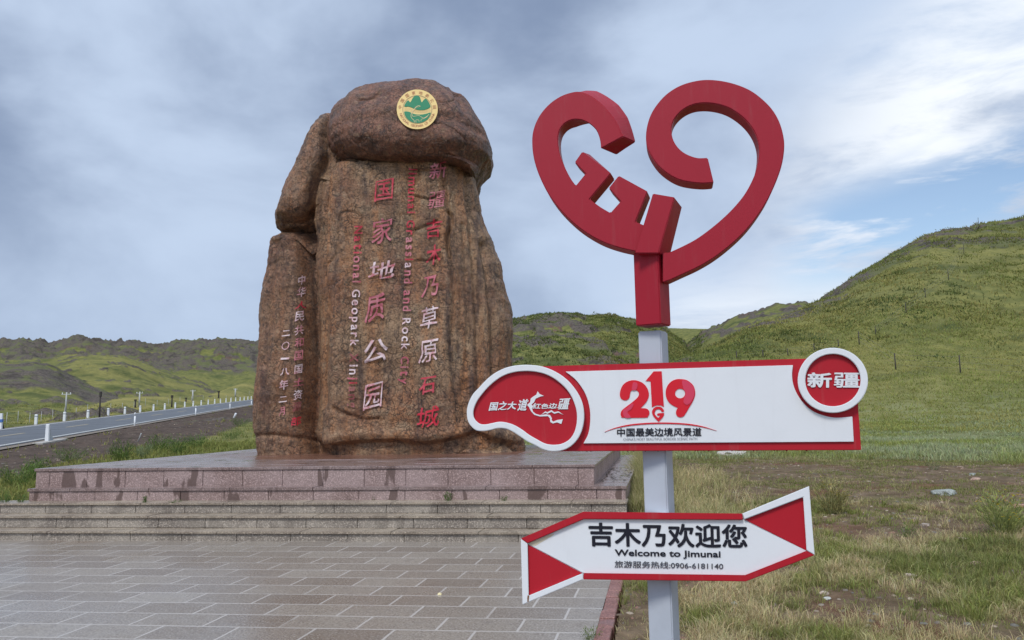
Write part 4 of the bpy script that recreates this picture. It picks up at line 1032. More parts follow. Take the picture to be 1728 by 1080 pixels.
plate('route_number', [[ZL(*q) for q in corner_poly([(985, 190), (1060, 200), (1120, 235), (1165, 290), (1182, 370), (1168, 440), (1140, 500), (1095, 575), (1047, 655), (1022, 680), (985, 688), (950, 675), (932, 640), (935, 600), (955, 566, 1), (900, 540), (850, 505), (815, 455), (797, 390), (803, 320), (835, 255), (885, 212), (935, 193)])], [ZL(*q) for q in circ(985, 378, 65, 62, 40)]], -.0045, -.002, M_LOGO, route)['label'] = 'red figure 9 with a faded patch'
plate('pin_mark', [[ZL(*q) for q in corner_poly([(697, 548), (742, 558), (772, 592), (773, 617, 1), (745, 618, 1), (728, 592), (697, 582), (668, 597), (655, 632), (668, 665), (700, 695, 1), (727, 668, 1), (692, 664), (686, 647), (705, 635), (778, 632, 1), (765, 680), (705, 748, 1), (645, 685), (622, 640), (622, 600), (650, 562)])]], -.0045, -.002, M_LOGO, route)
for pl in ([(375, 235), (415, 235), (432, 270), (410, 330), (358, 332), (362, 280)], [(240, 605), (300, 560), (350, 510), (378, 520), (350, 580), (300, 620), (345, 688), (265, 690)], ):
    plate('faded_patch', [[ZL(*q) for q in smooth_poly(pl)]], -.0065, -.0045, M_LOGO_P, route)
plate('faded_patch', [[ZL(*q) for q in smooth_poly([(1010, 215), (1060, 212), (1115, 240), (1160, 300), (1172, 370), (1160, 430), (1120, 500), (1070, 525), (1030, 490), (1040, 430), (1060, 380), (1030, 320)])]], -.0065, -.0045, M_LOGO_P, route)
plate('arc_line', [[ZL(*q) for q in [*smooth_seg([(0, 880), (120, 830), (300, 785), (500, 763), (700, 755), (900, 758), (1100, 772), (1280, 805), (1460, 862)])] + smooth_seg([(1459, 863), (1280, 818), (1100, 790), (900, 776), (700, 774), (500, 782), (300, 803), (120, 840), (2, 881)])]], -.0045, -.002, M_LOGO, route)
board_text('lettering', '中国最美边境风景道', ZL(165, 938), ZL(1262, 932), ZL(165, 830), -.0045, M_BLACK, route, .006, 0, .25)
board_text('lettering', "CHINA'S MOST BEAUTIFUL BORDER SCENIC PATH", ZL(245, 992), ZL(1207, 983), ZL(245, 958), -.0045, M_GREYTXT, route, .0)

# ---- lower (arrow) board
ZA = lambda x, y: (860 + x / 3.2, 800 + y / 3.2)
P_ = lambda *q: [ZA(*a) for a in q]
arrow = plate('arrow_board', [P_((60, 348), (398, 203), (1257, 213), (1617, 65), (1647, 438), (1275, 580), (398, 568), (70, 705))], .006, .055, M_WHITE, sign); arrow['label'] = 'white two-ended arrow board with a black greeting'
plate('white_face', [P_((97, 376), (400, 244), (1262, 248), (1603, 414), (1272, 545), (400, 534))], .002, .010, M_WHITE, arrow)
plate('red_notch', [P_((1270, 246), (1585, 125), (1603, 413))], .001, .010, M_RED, arrow)
plate('red_notch', [P_((97, 380), (392, 535), (103, 656))], .001, .010, M_RED, arrow)
plate('red_frame', [P_((60, 348), (398, 203), (1257, 213), (1259, 247), (400, 243), (97, 374))], -.012, .056, M_RED, arrow, .002)
plate('red_frame', [P_((1647, 438), (1275, 580), (398, 569), (400, 535), (1272, 546), (1604, 414))], -.012, .056, M_RED, arrow, .002)
plate('white_frame', [P_((1258, 213), (1617, 65), (1647, 437), (1604, 412), (1585, 124), (1268, 244))], -.012, .056, M_WHITE, arrow, .002)
plate('white_frame', [P_((60, 349), (97, 376), (103, 656), (395, 535), (398, 568), (70, 705))], -.012, .056, M_WHITE, arrow, .002)
plate('rust_streak', [P_((97, 655), (106, 655), (104, 676), (101, 694), (96, 690), (95, 670))], -.0128, -.012, M_RUST, arrow)
M_STAIN = plain('rust_stained_white', (.66, .58, .42), .6)
plate('rust_stain', [[ZA(*q) for q in smooth_poly([(105, 374), (160, 350), (215, 328), (240, 326), (200, 352), (165, 372), (140, 386), (118, 386)])]], .0012, .002, M_STAIN, arrow)
board_text('lettering', '吉木乃欢迎您', ZA(432, 387), ZA(1282, 399), ZA(428, 264), -.0005, M_BLACK, arrow, .0, 0, 1.1)
board_text('lettering', 'Welcome to Jimunai', ZA(569, 451), ZA(1139, 460), ZA(568, 407), -.0005, M_BLACK, arrow, .010, 0, .3)
board_text('lettering', '旅游服务热线:0906-6181140', ZA(567, 505), ZA(1153, 516), ZA(567, 468), -.0005, M_DGREY, arrow, .004, 0, .12)
# water drops hanging under the boards
M_DROP, _t, _b = new_mat('water_drop'); _b.inputs['Base Color'].default_value = (.10, .02, .03, 1); _b.inputs['Roughness'].default_value = .05
bm = bmesh.new()
for k in range(26):
    x = rng.uniform(960, 1450); p = Vector(sat(.012)((x, 761.0 - (x - 958) * .0033))); bmesh.ops.create_icosphere(bm, subdivisions=1, radius=rng.uniform(.002, .0038), matrix=Matrix.Translation(p) @ Matrix.Diagonal((1, 1, 1.4, 1)))
tag(bm_obj('drip', bm, M_DROP, route, True), kind='stuff')

# ------------------------------------------------------------------ road
def R3(u, v, dz=0.0):
    p = RP0 + RD * u + RN * v; return (p[0], p[1], road_z(u) + dz)
def strip(name, u0, u1, v0, v1, dz, m, n=60, thick=0.0):
    us = np.linspace(u0, u1, n); bm = bmesh.new()
    L_ = [[bm.verts.new(R3(u, v, dz)) for v in (v0, v1)] for u in us]
    for a, b_ in zip(L_, L_[1:]): bm.faces.new((a[0], a[1], b_[1], b_[0]))
    bmesh.ops.recalc_face_normals(bm, faces=bm.faces[:])
    for f in bm.faces:
        if f.normal.z < 0: f.normal_flip()
    return bm_obj(name, bm, m)
m_as, t, b = new_mat('asphalt'); v_ = obj_co(t)
c_ = t.mix(t.noise(t.scale(v_, (.25, .25, 1)), 1.0, 4), (.050, .052, .056), (.085, .086, .09)); c_ = t.mix(t.math('MULTIPLY', t.ss(t.noise(v_, 12, 3), .5, .7), .4), c_, (.12, .12, .12))
t.put(b.inputs['Base Color'], c_); t.put(b.inputs['Roughness'], t.math('ADD', .34, t.math('MULTIPLY', t.noise(v_, .6, 3), .3)))
M_LINE = plain('road_paint', (.52, .52, .48), .6); M_YEL = plain('worn_yellow_road_paint', (.40, .33, .20), .6); M_SHO = plain('gravel_shoulder', (.20, .165, .13), .9)
tag(strip('road', -40, 235, 0, ROADW, 0.0, m_as), kind='structure')
tag(strip('road_shoulder', -40, 235, -.55, 0, -.02, M_SHO), kind='structure'); tag(strip('road_shoulder', -40, 235, ROADW, ROADW + .5, -.02, M_SHO), kind='structure')
tag(strip('road_marking', -40, 235, .22, .42, .006, M_LINE), kind='structure'); tag(strip('road_marking', -40, 235, ROADW - .42, ROADW - .22, .006, M_LINE), kind='structure')
u = -38.0
bm = bmesh.new()
while u < 230:
    q = [bm.verts.new(R3(a, b_, .006)) for a, b_ in ((u, ROADW / 2 - .09), (u + 4, ROADW / 2 - .09), (u + 4, ROADW / 2 + .09), (u, ROADW / 2 + .09))]
    f = bm.faces.new(q); f.normal_update()
    if f.normal.z < 0: f.normal_flip()
    u += 10
tag(bm_obj('road_marking', bm, M_YEL), kind='structure')

def on_line(px, v):
    """place where the upright through photo column px meets the line at offset v from the road edge"""
    d = ray(px, 690)[:2]; A_ = np.array([d, -RD]).T; q = np.linalg.solve(A_, RP0 + RN * v); return q[1]
# ---- roadside posts
M_REFL = plain('red_reflector', (.45, .04, .03), .4); M_BAND = plain('grey_band', (.34, .36, .38), .6)
def copy_thing(o, label):
    r_ = o.copy(); COL.objects.link(r_); r_['label'] = label
    for ch in o.children:
        k = ch.copy(); COL.objects.link(k); k.parent = r_
    return r_
def delineator():
    root = empty('delineator_post', (0, 0, 0), 'x', 'road post', 'white delineator posts on the near edge of the road')
    bm = bmesh.new(); tube(bm, [(0, 0, -.2), (0, 0, .62)], .050, 12); o = bm_obj('post_body', bm, M_CONC, root, True)
    bm = bmesh.new(); tube(bm, [(0, 0, .62), (0, 0, .70)], .048, 12); bm_obj('reflector_band', bm, M_BAND, root, True)
    bm = bmesh.new(); tube(bm, [(0, 0, .70), (0, 0, .80), (0, 0, .83)], [.052, .052, .036], 12); bm_obj('cap', bm, M_CONC, root, True)
    return root
dl = delineator()
dpx = [(228.4, 'white delineator post at the near road edge, tallest and leftmost of the slim ones'), (330.5, 'white delineator post at the near road edge, second slim one from the left'), (388, 'white delineator post on the near road edge above the leaning marker stake'), (424, 'farthest white delineator post on the near road edge, close to the rock')]
for i, (x, lb) in enumerate(dpx):
    o = dl if i == 0 else copy_thing(dl, lb)
    u = on_line(x, -.45); o.location = R3(u, -.45, -.02); o['label'] = lb
# braced end post nearest the camera
u = on_line(82.6, -.5); g = empty('braced_guard_post', R3(u, -.5, -.03), 'white braced concrete post on a slab at the near road edge', 'guard post')
bm = bmesh.new(); Pp = Vector(R3(u, -.5, 0)); D3 = Vector((RD[0], RD[1], RG)); N3 = Vector((RN[0], RN[1], 0)); Zv = Vector((0, 0, 1))
def bx3(bm, c0, a, b_, h0, h1, top=1.0):
    add_box(bm, [c0 + D3 * x * a * k + N3 * y * b_ * k + Zv * h for h, k in ((h0, 1), (h1, top)) for x, y in ((-1, -1), (1, -1), (1, 1), (-1, 1))])
bx3(bm, Pp, .075, .075, -.2, .74, .9); bmesh.ops.bevel(bm, geom=bm.edges[:], offset=.012, segments=1, affect='EDGES'); bm_obj('post_body', bm, M_CONC, g)
bm = bmesh.new(); vs = []
for y in (-.05, .05):
    vs.append([bm.verts.new(Pp + D3 * a + N3 * y + Zv * h) for a, h in ((.07, -.05), (.62, -.03), (.07, .60))])
bm.faces.new(vs[0]); bm.faces.new(vs[1][::-1])
for k in range(3): bm.faces.new((vs[0][k], vs[1][k], vs[1][(k + 1) % 3], vs[0][(k + 1) % 3]))
bmesh.ops.recalc_face_normals(bm, faces=bm.faces[:]); bm_obj('brace', bm, plain('grey_concrete', (.42, .45, .46), .8), g)
bm = bmesh.new(); bx3(bm, Pp - N3 * .12 + D3 * .1, 1.5, .22, -.09, .0); bmesh.ops.bevel(bm, geom=bm.edges[:], offset=.01, segments=1, affect='EDGES'); bm_obj('slab', bm, plain('pale_concrete', (.40, .37, .33), .85), g)
# guard stones along the far edge
def guard():
    root = empty('guard_stone', (0, 0, 0), 'x', 'guard stone', 'white guard stones along the far edge of the road')
    for nm, h0, h1, m in (('post_body', -.2, .56, M_CONC), ('band', .56, .63, M_BAND), ('cap', .63, .76, M_CONC)):
        bm = bmesh.new(); add_box(bm, [Vector((x * .12 * k, y * .12 * k, h * .9)) for h, k in ((h0, .72), (h1, .70 if nm != 'cap' else .60)) for x, y in ((-1, -1), (1, -1), (1, 1), (-1, 1))])
        bmesh.ops.bevel(bm, geom=bm.edges[:], offset=.012, segments=1, affect='EDGES'); bm_obj(nm, bm, m, root)
    return root
gs = guard(); gpx = [62, 109.7, 149, 183, 211, 236.6, 259, 278, 295.6, 311.6, 325.8, 339.2, 351, 362, 371.6, 381, 389.4, 397.3, 404.8, 411.6, 417.9, 423.6, 429]
words_ = ['first', 'second', 'third', 'fourth', 'fifth', 'sixth', 'seventh', 'eighth', 'ninth', 'tenth', 'eleventh', 'twelfth', 'thirteenth', 'fourteenth', 'fifteenth', 'sixteenth', 'seventeenth', 'eighteenth', 'nineteenth', 'twentieth', 'twenty-first', 'twenty-second', 'last and smallest']
for i, x in enumerate(gpx):
    lb = f'white guard stone on far road edge, {words_[i]} from the left'
    o = gs if i == 0 else copy_thing(gs, lb)
    u = on_line(x, ROADW + .9); o.location = R3(u, ROADW + .9, -.05); o.rotation_euler = (0, 0, rng.uniform(-.1, .1) + atan2(RD[1], RD[0])); o['label'] = lb
u = on_line(2.8, ROADW + .3); g2 = empty('reflector_post', R3(u, ROADW + .3, -.05), 'white post with blue reflector and dark brace beside the far road edge', 'road post')
Pp = Vector(R3(u, ROADW + .3, 0))
bm = bmesh.new(); bx3(bm, Pp, .09, .09, -.2, .9, .85); bmesh.ops.bevel(bm, geom=bm.edges[:], offset=.012, segments=1, affect='EDGES'); bm_obj('post_body', bm, M_CONC, g2)
bm = bmesh.new(); bx3(bm, Pp, .10, .10, .38, .56, 1.0); bm_obj('blue_reflector', bm, plain('blue_reflector', (.06, .16, .42), .4), g2)
bm = bmesh.new(); tube(bm, [Pp + D3 * .45 + Zv * -.05, Pp + D3 * .08 + Zv * .5], .05, 6); bm_obj('brace', bm, M_WOOD, g2)
# stakes on the bank
def stake(px0, py0, px1, py1, rad, m, lb, name='marker_stake'):
    a = hit(px0, py0); d1 = ray(px1, py1); b1 = CAM + d1 * (a[1] / d1[1])
    bm = bmesh.new(); a_, b_ = Vector(a), Vector(b1); ax = (b_ - a_).normalized()
    tube(bm, [a_ - ax * .1, b_ - ax * .04, b_], [rad, rad, rad * .7], 8); o = bm_obj(name, bm, m, None, True); tag(o, lb, 'stake')
stake(394.5, 706, 398.5, 697, .09, M_CONC, 'short white stake leaning on the brown road bank')
stake(233, 745, 238.5, 731, .03, M_STEEL, 'thin grey stake standing in the brown bank beside the green bushes')
# poles beyond the road
def pole(px, yb, yt, v, m, rad, lb, arm=False, name='field_pole'):
    q = hit(px, yb, 30); p = q[:2]; z = q[2]; Y = p[1]; top = ony(px, yt, Y); bas = q; H = top[2] - q[2]; rad = max(rad, .0011 * Y)
    root = empty(name, (p[0], p[1], z), lb, 'pole', 'thin poles in the meadow beyond the road')
    bm = bmesh.new(); tube(bm, [(p[0], p[1], z - .3), (p[0] + rng.uniform(-.03, .03), p[1], bas[2] + H)], [rad, rad * .8], 8); bm_obj('shaft', bm, m, root, True)
    if arm:
        bm = bmesh.new(); h = bas[2] + H * .88; add_box(bm, [Vector((p[0] + x, p[1] + y, h + zz)) for zz in (0, .08) for x, y in ((-.42, -.04), (.42, -.04), (.42, .04), (-.42, .04))]); bm_obj('crossarm', bm, m, root)
        for xx in (-.36, 0, .36):
            bm = bmesh.new(); tube(bm, [(p[0] + xx, p[1], h + .08), (p[0] + xx, p[1], h + .2)], .04, 6); bm_obj('insulator', bm, M_CONC, root)
    else:
        bm = bmesh.new(); tube(bm, [(p[0], p[1], bas[2] + H * .80), (p[0], p[1], bas[2] + H)], rad * 1.5, 8); bm_obj('collar', bm, m, root)
pole(110.4, 697, 662, ROADW + 16, M_STEEL, .07, 'leftmost pale pole with a small crossarm in the meadow', True)
pole(234.7, 686.5, 661, ROADW + 14, M_STEEL, .10, 'pale pole between the two leftmost dark poles and the rock', True)
pole(325, 677, 658, ROADW + 12, M_STEEL, .09, 'pale pole standing behind the middle guard stones', True)
pole(397, 670, 655.6, ROADW + 10, M_STEEL, .08, 'farthest pale pole, nearest the rock', True)
pole(167.8, 705, 661, ROADW + 2.5, M_WOOD, .055, 'tallest dark pole, just behind the fourth guard stone')
pole(289.7, 687.6, 667, ROADW + 3.5, M_WOOD, .06, 'dark pole in the middle of the meadow row')
pole(368.8, 672, 659.5, ROADW + 3.5, M_WOOD, .06, 'smallest dark pole, near the far end of the road')
pole(228, 688, 674, ROADW + 7, M_WOOD, .05, 'short dark post left of a pale pole in the meadow')
pole(313.6, 678, 671, ROADW + 5, M_WOOD, .05, 'shortest dark stump of a post in the meadow')

# ---- wire fences
M_WIRE = plain('fence_wire', (.16, .15, .14), .5)
def fence(name_label, posts, m, rad, nw=3, tied=True):
    """posts: (x, y, ground z, height)"""
    p0 = posts[0]; root = empty('wire_fence', p0[:3], name_label, 'fence')
    for (x, y, z, h) in posts:
        bm = bmesh.new(); lx = rng.uniform(-.03, .03); tube(bm, [(x, y, z - .3), (x + lx, y, z + h)], [rad, rad * .85], 7); bm_obj('post', bm, m, root, True)
    bm = bmesh.new()
    for k in range(nw):
        for a, b_ in zip(posts, posts[1:]):
            f = .3 + .62 * k / max(1, nw - 1)
            A_, B_ = Vector((a[0], a[1], a[2] + a[3] * f)), Vector((b_[0], b_[1], b_[2] + b_[3] * f)); mid = (A_ + B_) / 2 - Vector((0, 0, .03))
            tube(bm, [A_, mid, B_], .006, 4)
    bm_obj('wire', bm, M_WIRE, root)
def posts_px(L_):
    o = []
    for (x, yb, yt) in L_:
        q = hit(x, yb, 20); top = ony(x, yt, q[1]); o.append((q[0], q[1], q[2], max(.6, top[2] - q[2])))
    return o
fence('wire fence with dark posts crossing the foot of the right-hand hill', posts_px([(1760, 640, 606), (1621, 631, 599), (1512, 624, 596), (1450, 582, 559)]), M_WOOD, .045)
fence('wire fence climbing straight up the slope of the right-hand hill', posts_px([(1478, 564, 551), (1529, 529, 511), (1562, 503, 486), (1601, 473, 455), (1627, 429, 410), (1652, 386, 367)]), M_WOOD, .034)
fence('wire fence on short posts running left behind the route board', posts_px([(1415, 585, 573), (1374, 592, 581), (1330, 601, 589), (1288, 603, 593), (1243, 606, 598)]), M_WOOD, .045)
lp = []
for k, px in enumerate(np.linspace(12, 420, 22)):
    v = ROADW + 6.0; u = on_line(px, v); p = R3(u, v)[:2]
    if u < 190: lp.append((p[0], p[1], hz(*p), 1.1))
fence('low wire fence on pale posts in the meadow behind the guard stones', lp, M_STEEL, .022)

# ------------------------------------------------------------------ plants
def blades(X, Y, Z, H, Wd, LX, LY, C, simple=False, ctop=1.25):
    """one mesh of leaning blades; C per-blade colour"""
    n = len(X); th = rng.uniform(0, pi, n); px_, py_ = np.cos(th) * Wd / 2, np.sin(th) * Wd / 2
    R_ = np.stack([X, Y, Z], -1); P = np.stack([px_, py_, 0 * X], -1); Ln = np.stack([LX, LY, 0 * X], -1)
    up_ = np.stack([0 * X, 0 * X, H], -1)
    if simple:
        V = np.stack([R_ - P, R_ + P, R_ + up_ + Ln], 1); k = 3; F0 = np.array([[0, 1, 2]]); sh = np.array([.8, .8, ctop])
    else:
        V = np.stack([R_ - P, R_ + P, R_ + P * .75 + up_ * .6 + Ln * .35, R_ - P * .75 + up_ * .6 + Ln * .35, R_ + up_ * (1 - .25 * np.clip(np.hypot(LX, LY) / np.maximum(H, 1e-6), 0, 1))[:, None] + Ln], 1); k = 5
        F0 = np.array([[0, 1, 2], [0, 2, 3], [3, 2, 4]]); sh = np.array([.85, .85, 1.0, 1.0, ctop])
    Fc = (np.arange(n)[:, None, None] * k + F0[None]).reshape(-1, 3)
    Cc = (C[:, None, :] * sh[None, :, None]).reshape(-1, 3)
    return V.reshape(-1, 3), Fc, Cc
def leaf_mat(name, trans=.3):
    m, t, b = new_mat(name); a = t.node('ShaderNodeVertexColor', layer_name='Col').outputs[0]
    t.put(b.inputs['Base Color'], a); b.inputs['Roughness'].default_value = .7; b.inputs['Specular IOR Level'].default_value = .2
    tr = t.node('ShaderNodeBsdfTranslucent', {'Color': a}); mx_ = t.node('ShaderNodeMixShader', {0: trans}); t.put(mx_.inputs[1], b.outputs[0]); t.put(mx_.inputs[2], tr.outputs[0])
    t.put(t.n['Material Output'].inputs[0], mx_.outputs[0]); return m
M_LEAF = leaf_mat('grass_blades')
def blade_obj(name, data, parent=None, kind='stuff'):
    o = mesh(name, data[0], data[1], M_LEAF, parent); cattr(o, 'Col', data[2])
    if kind: tag(o, kind=kind)
    return o
def cat(ds):
    V, Fc, C, o = [], [], [], 0
    for v, f, c_ in ds: V.append(v); Fc.append(f + o); C.append(c_); o += len(v)
    return np.vstack(V), np.vstack(Fc), np.vstack(C)
def free_ground(X, Y):
    s, t = st_arr(X, Y); bad = (s < .10) & (t < TS + .1)
    bad |= (s > SL0 - .03) & (s < .04) & (t > -1) & (t < TBACK + .4)
    u, v = road_uv(X, Y); bad |= (v > -.8) & (v < ROADW + .7) & (Y > 5)
    return ~bad
def sample(n, a0, a1, r0_, r1_, power=1.0):
    a = np.radians(rng.uniform(a0, a1, n)); q = rng.uniform(0, 1, n); r = (r0_ ** (2 - power) + q * (r1_ ** (2 - power) - r0_ ** (2 - power))) ** (1 / (2 - power))
    return r * np.sin(a), r * np.cos(a)
GRN, STR, SGE, DKG, YLG = (np.array(c_) for c_ in ((.205, .225, .058), (.62, .50, .28), (.30, .325, .18), (.060, .085, .028), (.30, .275, .085)))
def tufts(n, per, a0, a1, r0_, r1_, hfun, wid, cfun, mask, spread, power=1.0, simple=False, lean=.55):
    X, Y = sample(n, a0, a1, r0_, r1_, power); k = free_ground(X, Y); X, Y = X[k], Y[k]
    k = rng.uniform(0, 1, len(X)) < mask(X, Y); X, Y = X[k], Y[k]
    base_c = cfun(X, Y); hh = hfun(X, Y)
    X, Y, hh = (np.repeat(q, per) for q in (X, Y, hh)); base_c = np.repeat(base_c, per, 0); m_ = len(X)
    an = rng.uniform(0, 2 * pi, m_); rr = np.abs(rng.normal(0, spread, m_)); X = X + np.cos(an) * rr; Y = Y + np.sin(an) * rr
    ok = free_ground(X, Y); X, Y, hh, base_c, an = X[ok], Y[ok], hh[ok], base_c[ok], an[ok]; m_ = len(X)
    Z = terrain(X, Y)[0] - .01; H = hh * rng.uniform(.35, 1.2, m_); ln = H * rng.uniform(.1, lean * 2, m_); a2 = an + rng.normal(0, .9, m_)
    C = np.clip(base_c * rng.uniform(.68, 1.32, (m_, 1)) * rng.uniform(.9, 1.1, (m_, 3)), 0, 1)
    W_ = wid * rng.uniform(.6, 1.3, m_) * (np.hypot(X, Y) / 8 if not simple else np.hypot(X, Y) / 60) ** .6
    return blades(X, Y, Z, H, W_, np.cos(a2) * ln, np.sin(a2) * ln, C, simple)
def mixc(f, a, b_): return a[None] + (b_ - a)[None] * f[:, None]
def cov(X, Y): return sstep(fbm(X * .75 + 3, Y * .6 + 8, o=5, gain=.6), -.14, .26)
def straw(X, Y): return sstep(fbm(X * 1.5 + 41, Y * 1.3 + 5, o=4, gain=.65) + .06 * (8 - np.hypot(X, Y)) / 8, -.12, .30)
def c_near(X, Y):
    f = straw(X, Y); g = sstep(fbm(X * 1.3 + 70, Y * 1.3, o=3), -.1, .4); jit = rng.uniform(-.45, .40, len(X))
    return mixc(np.clip(f + jit, 0, 1), GRN * 1.15, STR * .88) * (1 - .35 * g[:, None] * (1 - f[:, None])) + .12 * SGE[None] * g[:, None]
def edge_tufts():
    n = 900; s_ = np.abs(rng.normal(0, .22, n)) + .06; t_ = rng.uniform(1.0, 9.5, n) ; P = ORG[None] + s_[:, None] * A2[None] + t_[:, None] * B2[None]; per = 26
    X, Y = np.repeat(P[:, 0], per), np.repeat(P[:, 1], per); m_ = len(X); an = rng.uniform(0, 2 * pi, m_); rr = np.abs(rng.normal(0, .06, m_)); X = X + np.cos(an) * rr; Y = Y + np.sin(an) * rr
    ok = free_ground(X, Y); X, Y, an = X[ok], Y[ok], an[ok]; m_ = len(X); H = rng.uniform(.22, .62, m_) * (.6 + .5 * sstep(Y, 11, 14)); C = mixc(rng.uniform(0, .8, m_), GRN * .85, STR * .8) * rng.uniform(.7, 1.3, (m_, 1)); ln = H * rng.uniform(.1, .7, m_)
    return blades(X, Y, terrain(X, Y)[0] - .01, H, np.full(m_, .009), np.cos(an) * ln, np.sin(an) * ln, C)
near = [
    # cropped turf, then taller tufts, mostly close to the camera
    tufts(34000, 9, 6, 40, 2.6, 13, lambda X, Y: rng.uniform(.03, .075, len(X)), .0056, lambda X, Y: mixc(np.clip(straw(X, Y) * .6 + rng.uniform(-.2, .3, len(X)), 0, 1), GRN, STR * .85), lambda X, Y:   .12 + .88 * cov(X, Y) * (1 - .35 * sstep(np.hypot(X, Y), 9.5, 12)), .05, 1.0),
    tufts(7000, 30, 6, 40, 2.8, 13, lambda X, Y: rng.uniform(.05, .15, len(X)), .0058, c_near, lambda X, Y: .10 + .90 * cov(X, Y) ** 1.2 * (1 - .6 * sstep(np.hypot(X, Y), 8.5, 11.5)), .045, 1.0),
    tufts(26000, 10, 4, 40, 11, 27, lambda X, Y: rng.uniform(.03, .08, len(X)), .0060, lambda X, Y: mixc(np.clip(straw(X, Y) * .5 + rng.uniform(-.2, .3, len(X)), 0, 1), GRN * .9, STR * .8), lambda X, Y: .05 + .55 * cov(X, Y) ** 1.6 + .55 * sstep(np.hypot(X, Y), 19, 24), .09, .6),
    tufts(5200, 26, 3, 26, 5.5, 18, lambda X, Y: rng.uniform(.10, .30, len(X)), .0046, lambda X, Y: mixc(rng.uniform(.15, 1, len(X)), GRN, STR), lambda X, Y: sstep(st_arr(X, Y)[0], 2.4, .2) * sstep(st_arr(X, Y)[1], -1.8, .3), .07, 1.0),
    tufts(700, 34, 6, 40, 2.7, 12, lambda X, Y: rng.uniform(.08, .18, len(X)), .0050, lambda X, Y: mixc(np.clip(straw(X, Y) + rng.uniform(-.2, .3, len(X)), 0, 1), GRN, STR * .95), lambda X, Y: cov(X, Y) ** 2, .06, 1.0),
    edge_tufts(),
    # sage strip and the field up to the hill foot
    tufts(14000, 12, 0, 40, 22, 42, lambda X, Y: rng.uniform(.08, .26, len(X)) * (1 - .5 * sstep(np.hypot(X, Y), 27, 36)), .0085, lambda X, Y: mixc(np.clip(sstep(fbm(X * .35, Y * .35, o=3), -.25, .3) + rng.uniform(-.3, .3, len(X)), 0, 1), SGE * 1.15, GRN * 1.35), lambda X, Y: .30 + .7 * sstep(fbm(X * .4 + 9, Y * .3, o=3), -.35, .2), .16, .4),
]
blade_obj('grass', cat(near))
field = [
    tufts(26000, 7, -4, 42, 36, 80, lambda X, Y: rng.uniform(.08, .22, len(X)), .05, lambda X, Y: mixc(np.clip(sstep(fbm(X * .12, Y * .12, o=3), -.2, .3) + rng.uniform(-.3, .3, len(X)), 0, 1), GRN * 1.2, YLG * 1.1), lambda X, Y: .75 + 0 * X, .35, 0, True),
    tufts(26000, 8, 6, 42, 70, 172, lambda X, Y: rng.uniform(.12, .40, len(X)), .085, lambda X, Y: mixc(np.clip(sstep(fbm(X * .07 + 5, Y * .07, o=3), -.2, .3) + rng.uniform(-.35, .35, len(X)), 0, 1), GRN * .85, YLG * .95), lambda X, Y: .2 + .8 * sstep(fbm(X * .2, Y * .12, o=3), -.2, .25), .55, 0, True),
]
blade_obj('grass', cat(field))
heath = [
    tufts(3200, 34, 7, 40, 62, 165, lambda X, Y: rng.uniform(.12, .34, len(X)), .11, lambda X, Y: mixc(rng.uniform(0, 1, len(X)), DKG * 1.3, GRN * .75), lambda X, Y: sstep(fbm(X * .11 + 3, Y * .07, o=4) + .30 * sstep(np.arctan2(X, Y), .42, .22) - .12 * sstep(np.arctan2(X, Y), .4, .5), .10, .40), .9, 0, True),
    tufts(3000, 26, -5, 14, 95, 215, lambda X, Y: rng.uniform(.2, .5, len(X)), .12, lambda X, Y: mixc(rng.uniform(0, 1, len(X)), DKG, GRN * .8), lambda X, Y: .25 + .75 * sstep(fbm(X * .09, Y * .06, o=4), -.05, .25), 1.0, 0, True),
]
blade_obj('undergrowth', cat(heath))
left = [
    tufts(5000, 12, -40, -14, 12, 34, lambda X, Y: rng.uniform(.08, .24, len(X)), .010, lambda X, Y: mixc(np.clip(rng.uniform(-.3, .5, len(X)) + .5 * straw(X, Y), 0, 1), GRN * .95, YLG), lambda X, Y: sstep(-road_uv(X, Y)[1], 5.2, 8.0) * .9 + .02, .12, .4),
    tufts(3500, 8, -34, -14, 30, 110, lambda X, Y: rng.uniform(.12, .3, len(X)), .06, lambda X, Y: mixc(rng.uniform(0, 1, len(X)), GRN, YLG), lambda X, Y: .7 * (road_uv(X, Y)[1] > ROADW) + .5 * sstep(-road_uv(X, Y)[1], 6, 9) + .05, .3, .4, True),
]
blade_obj('grass', cat(left))

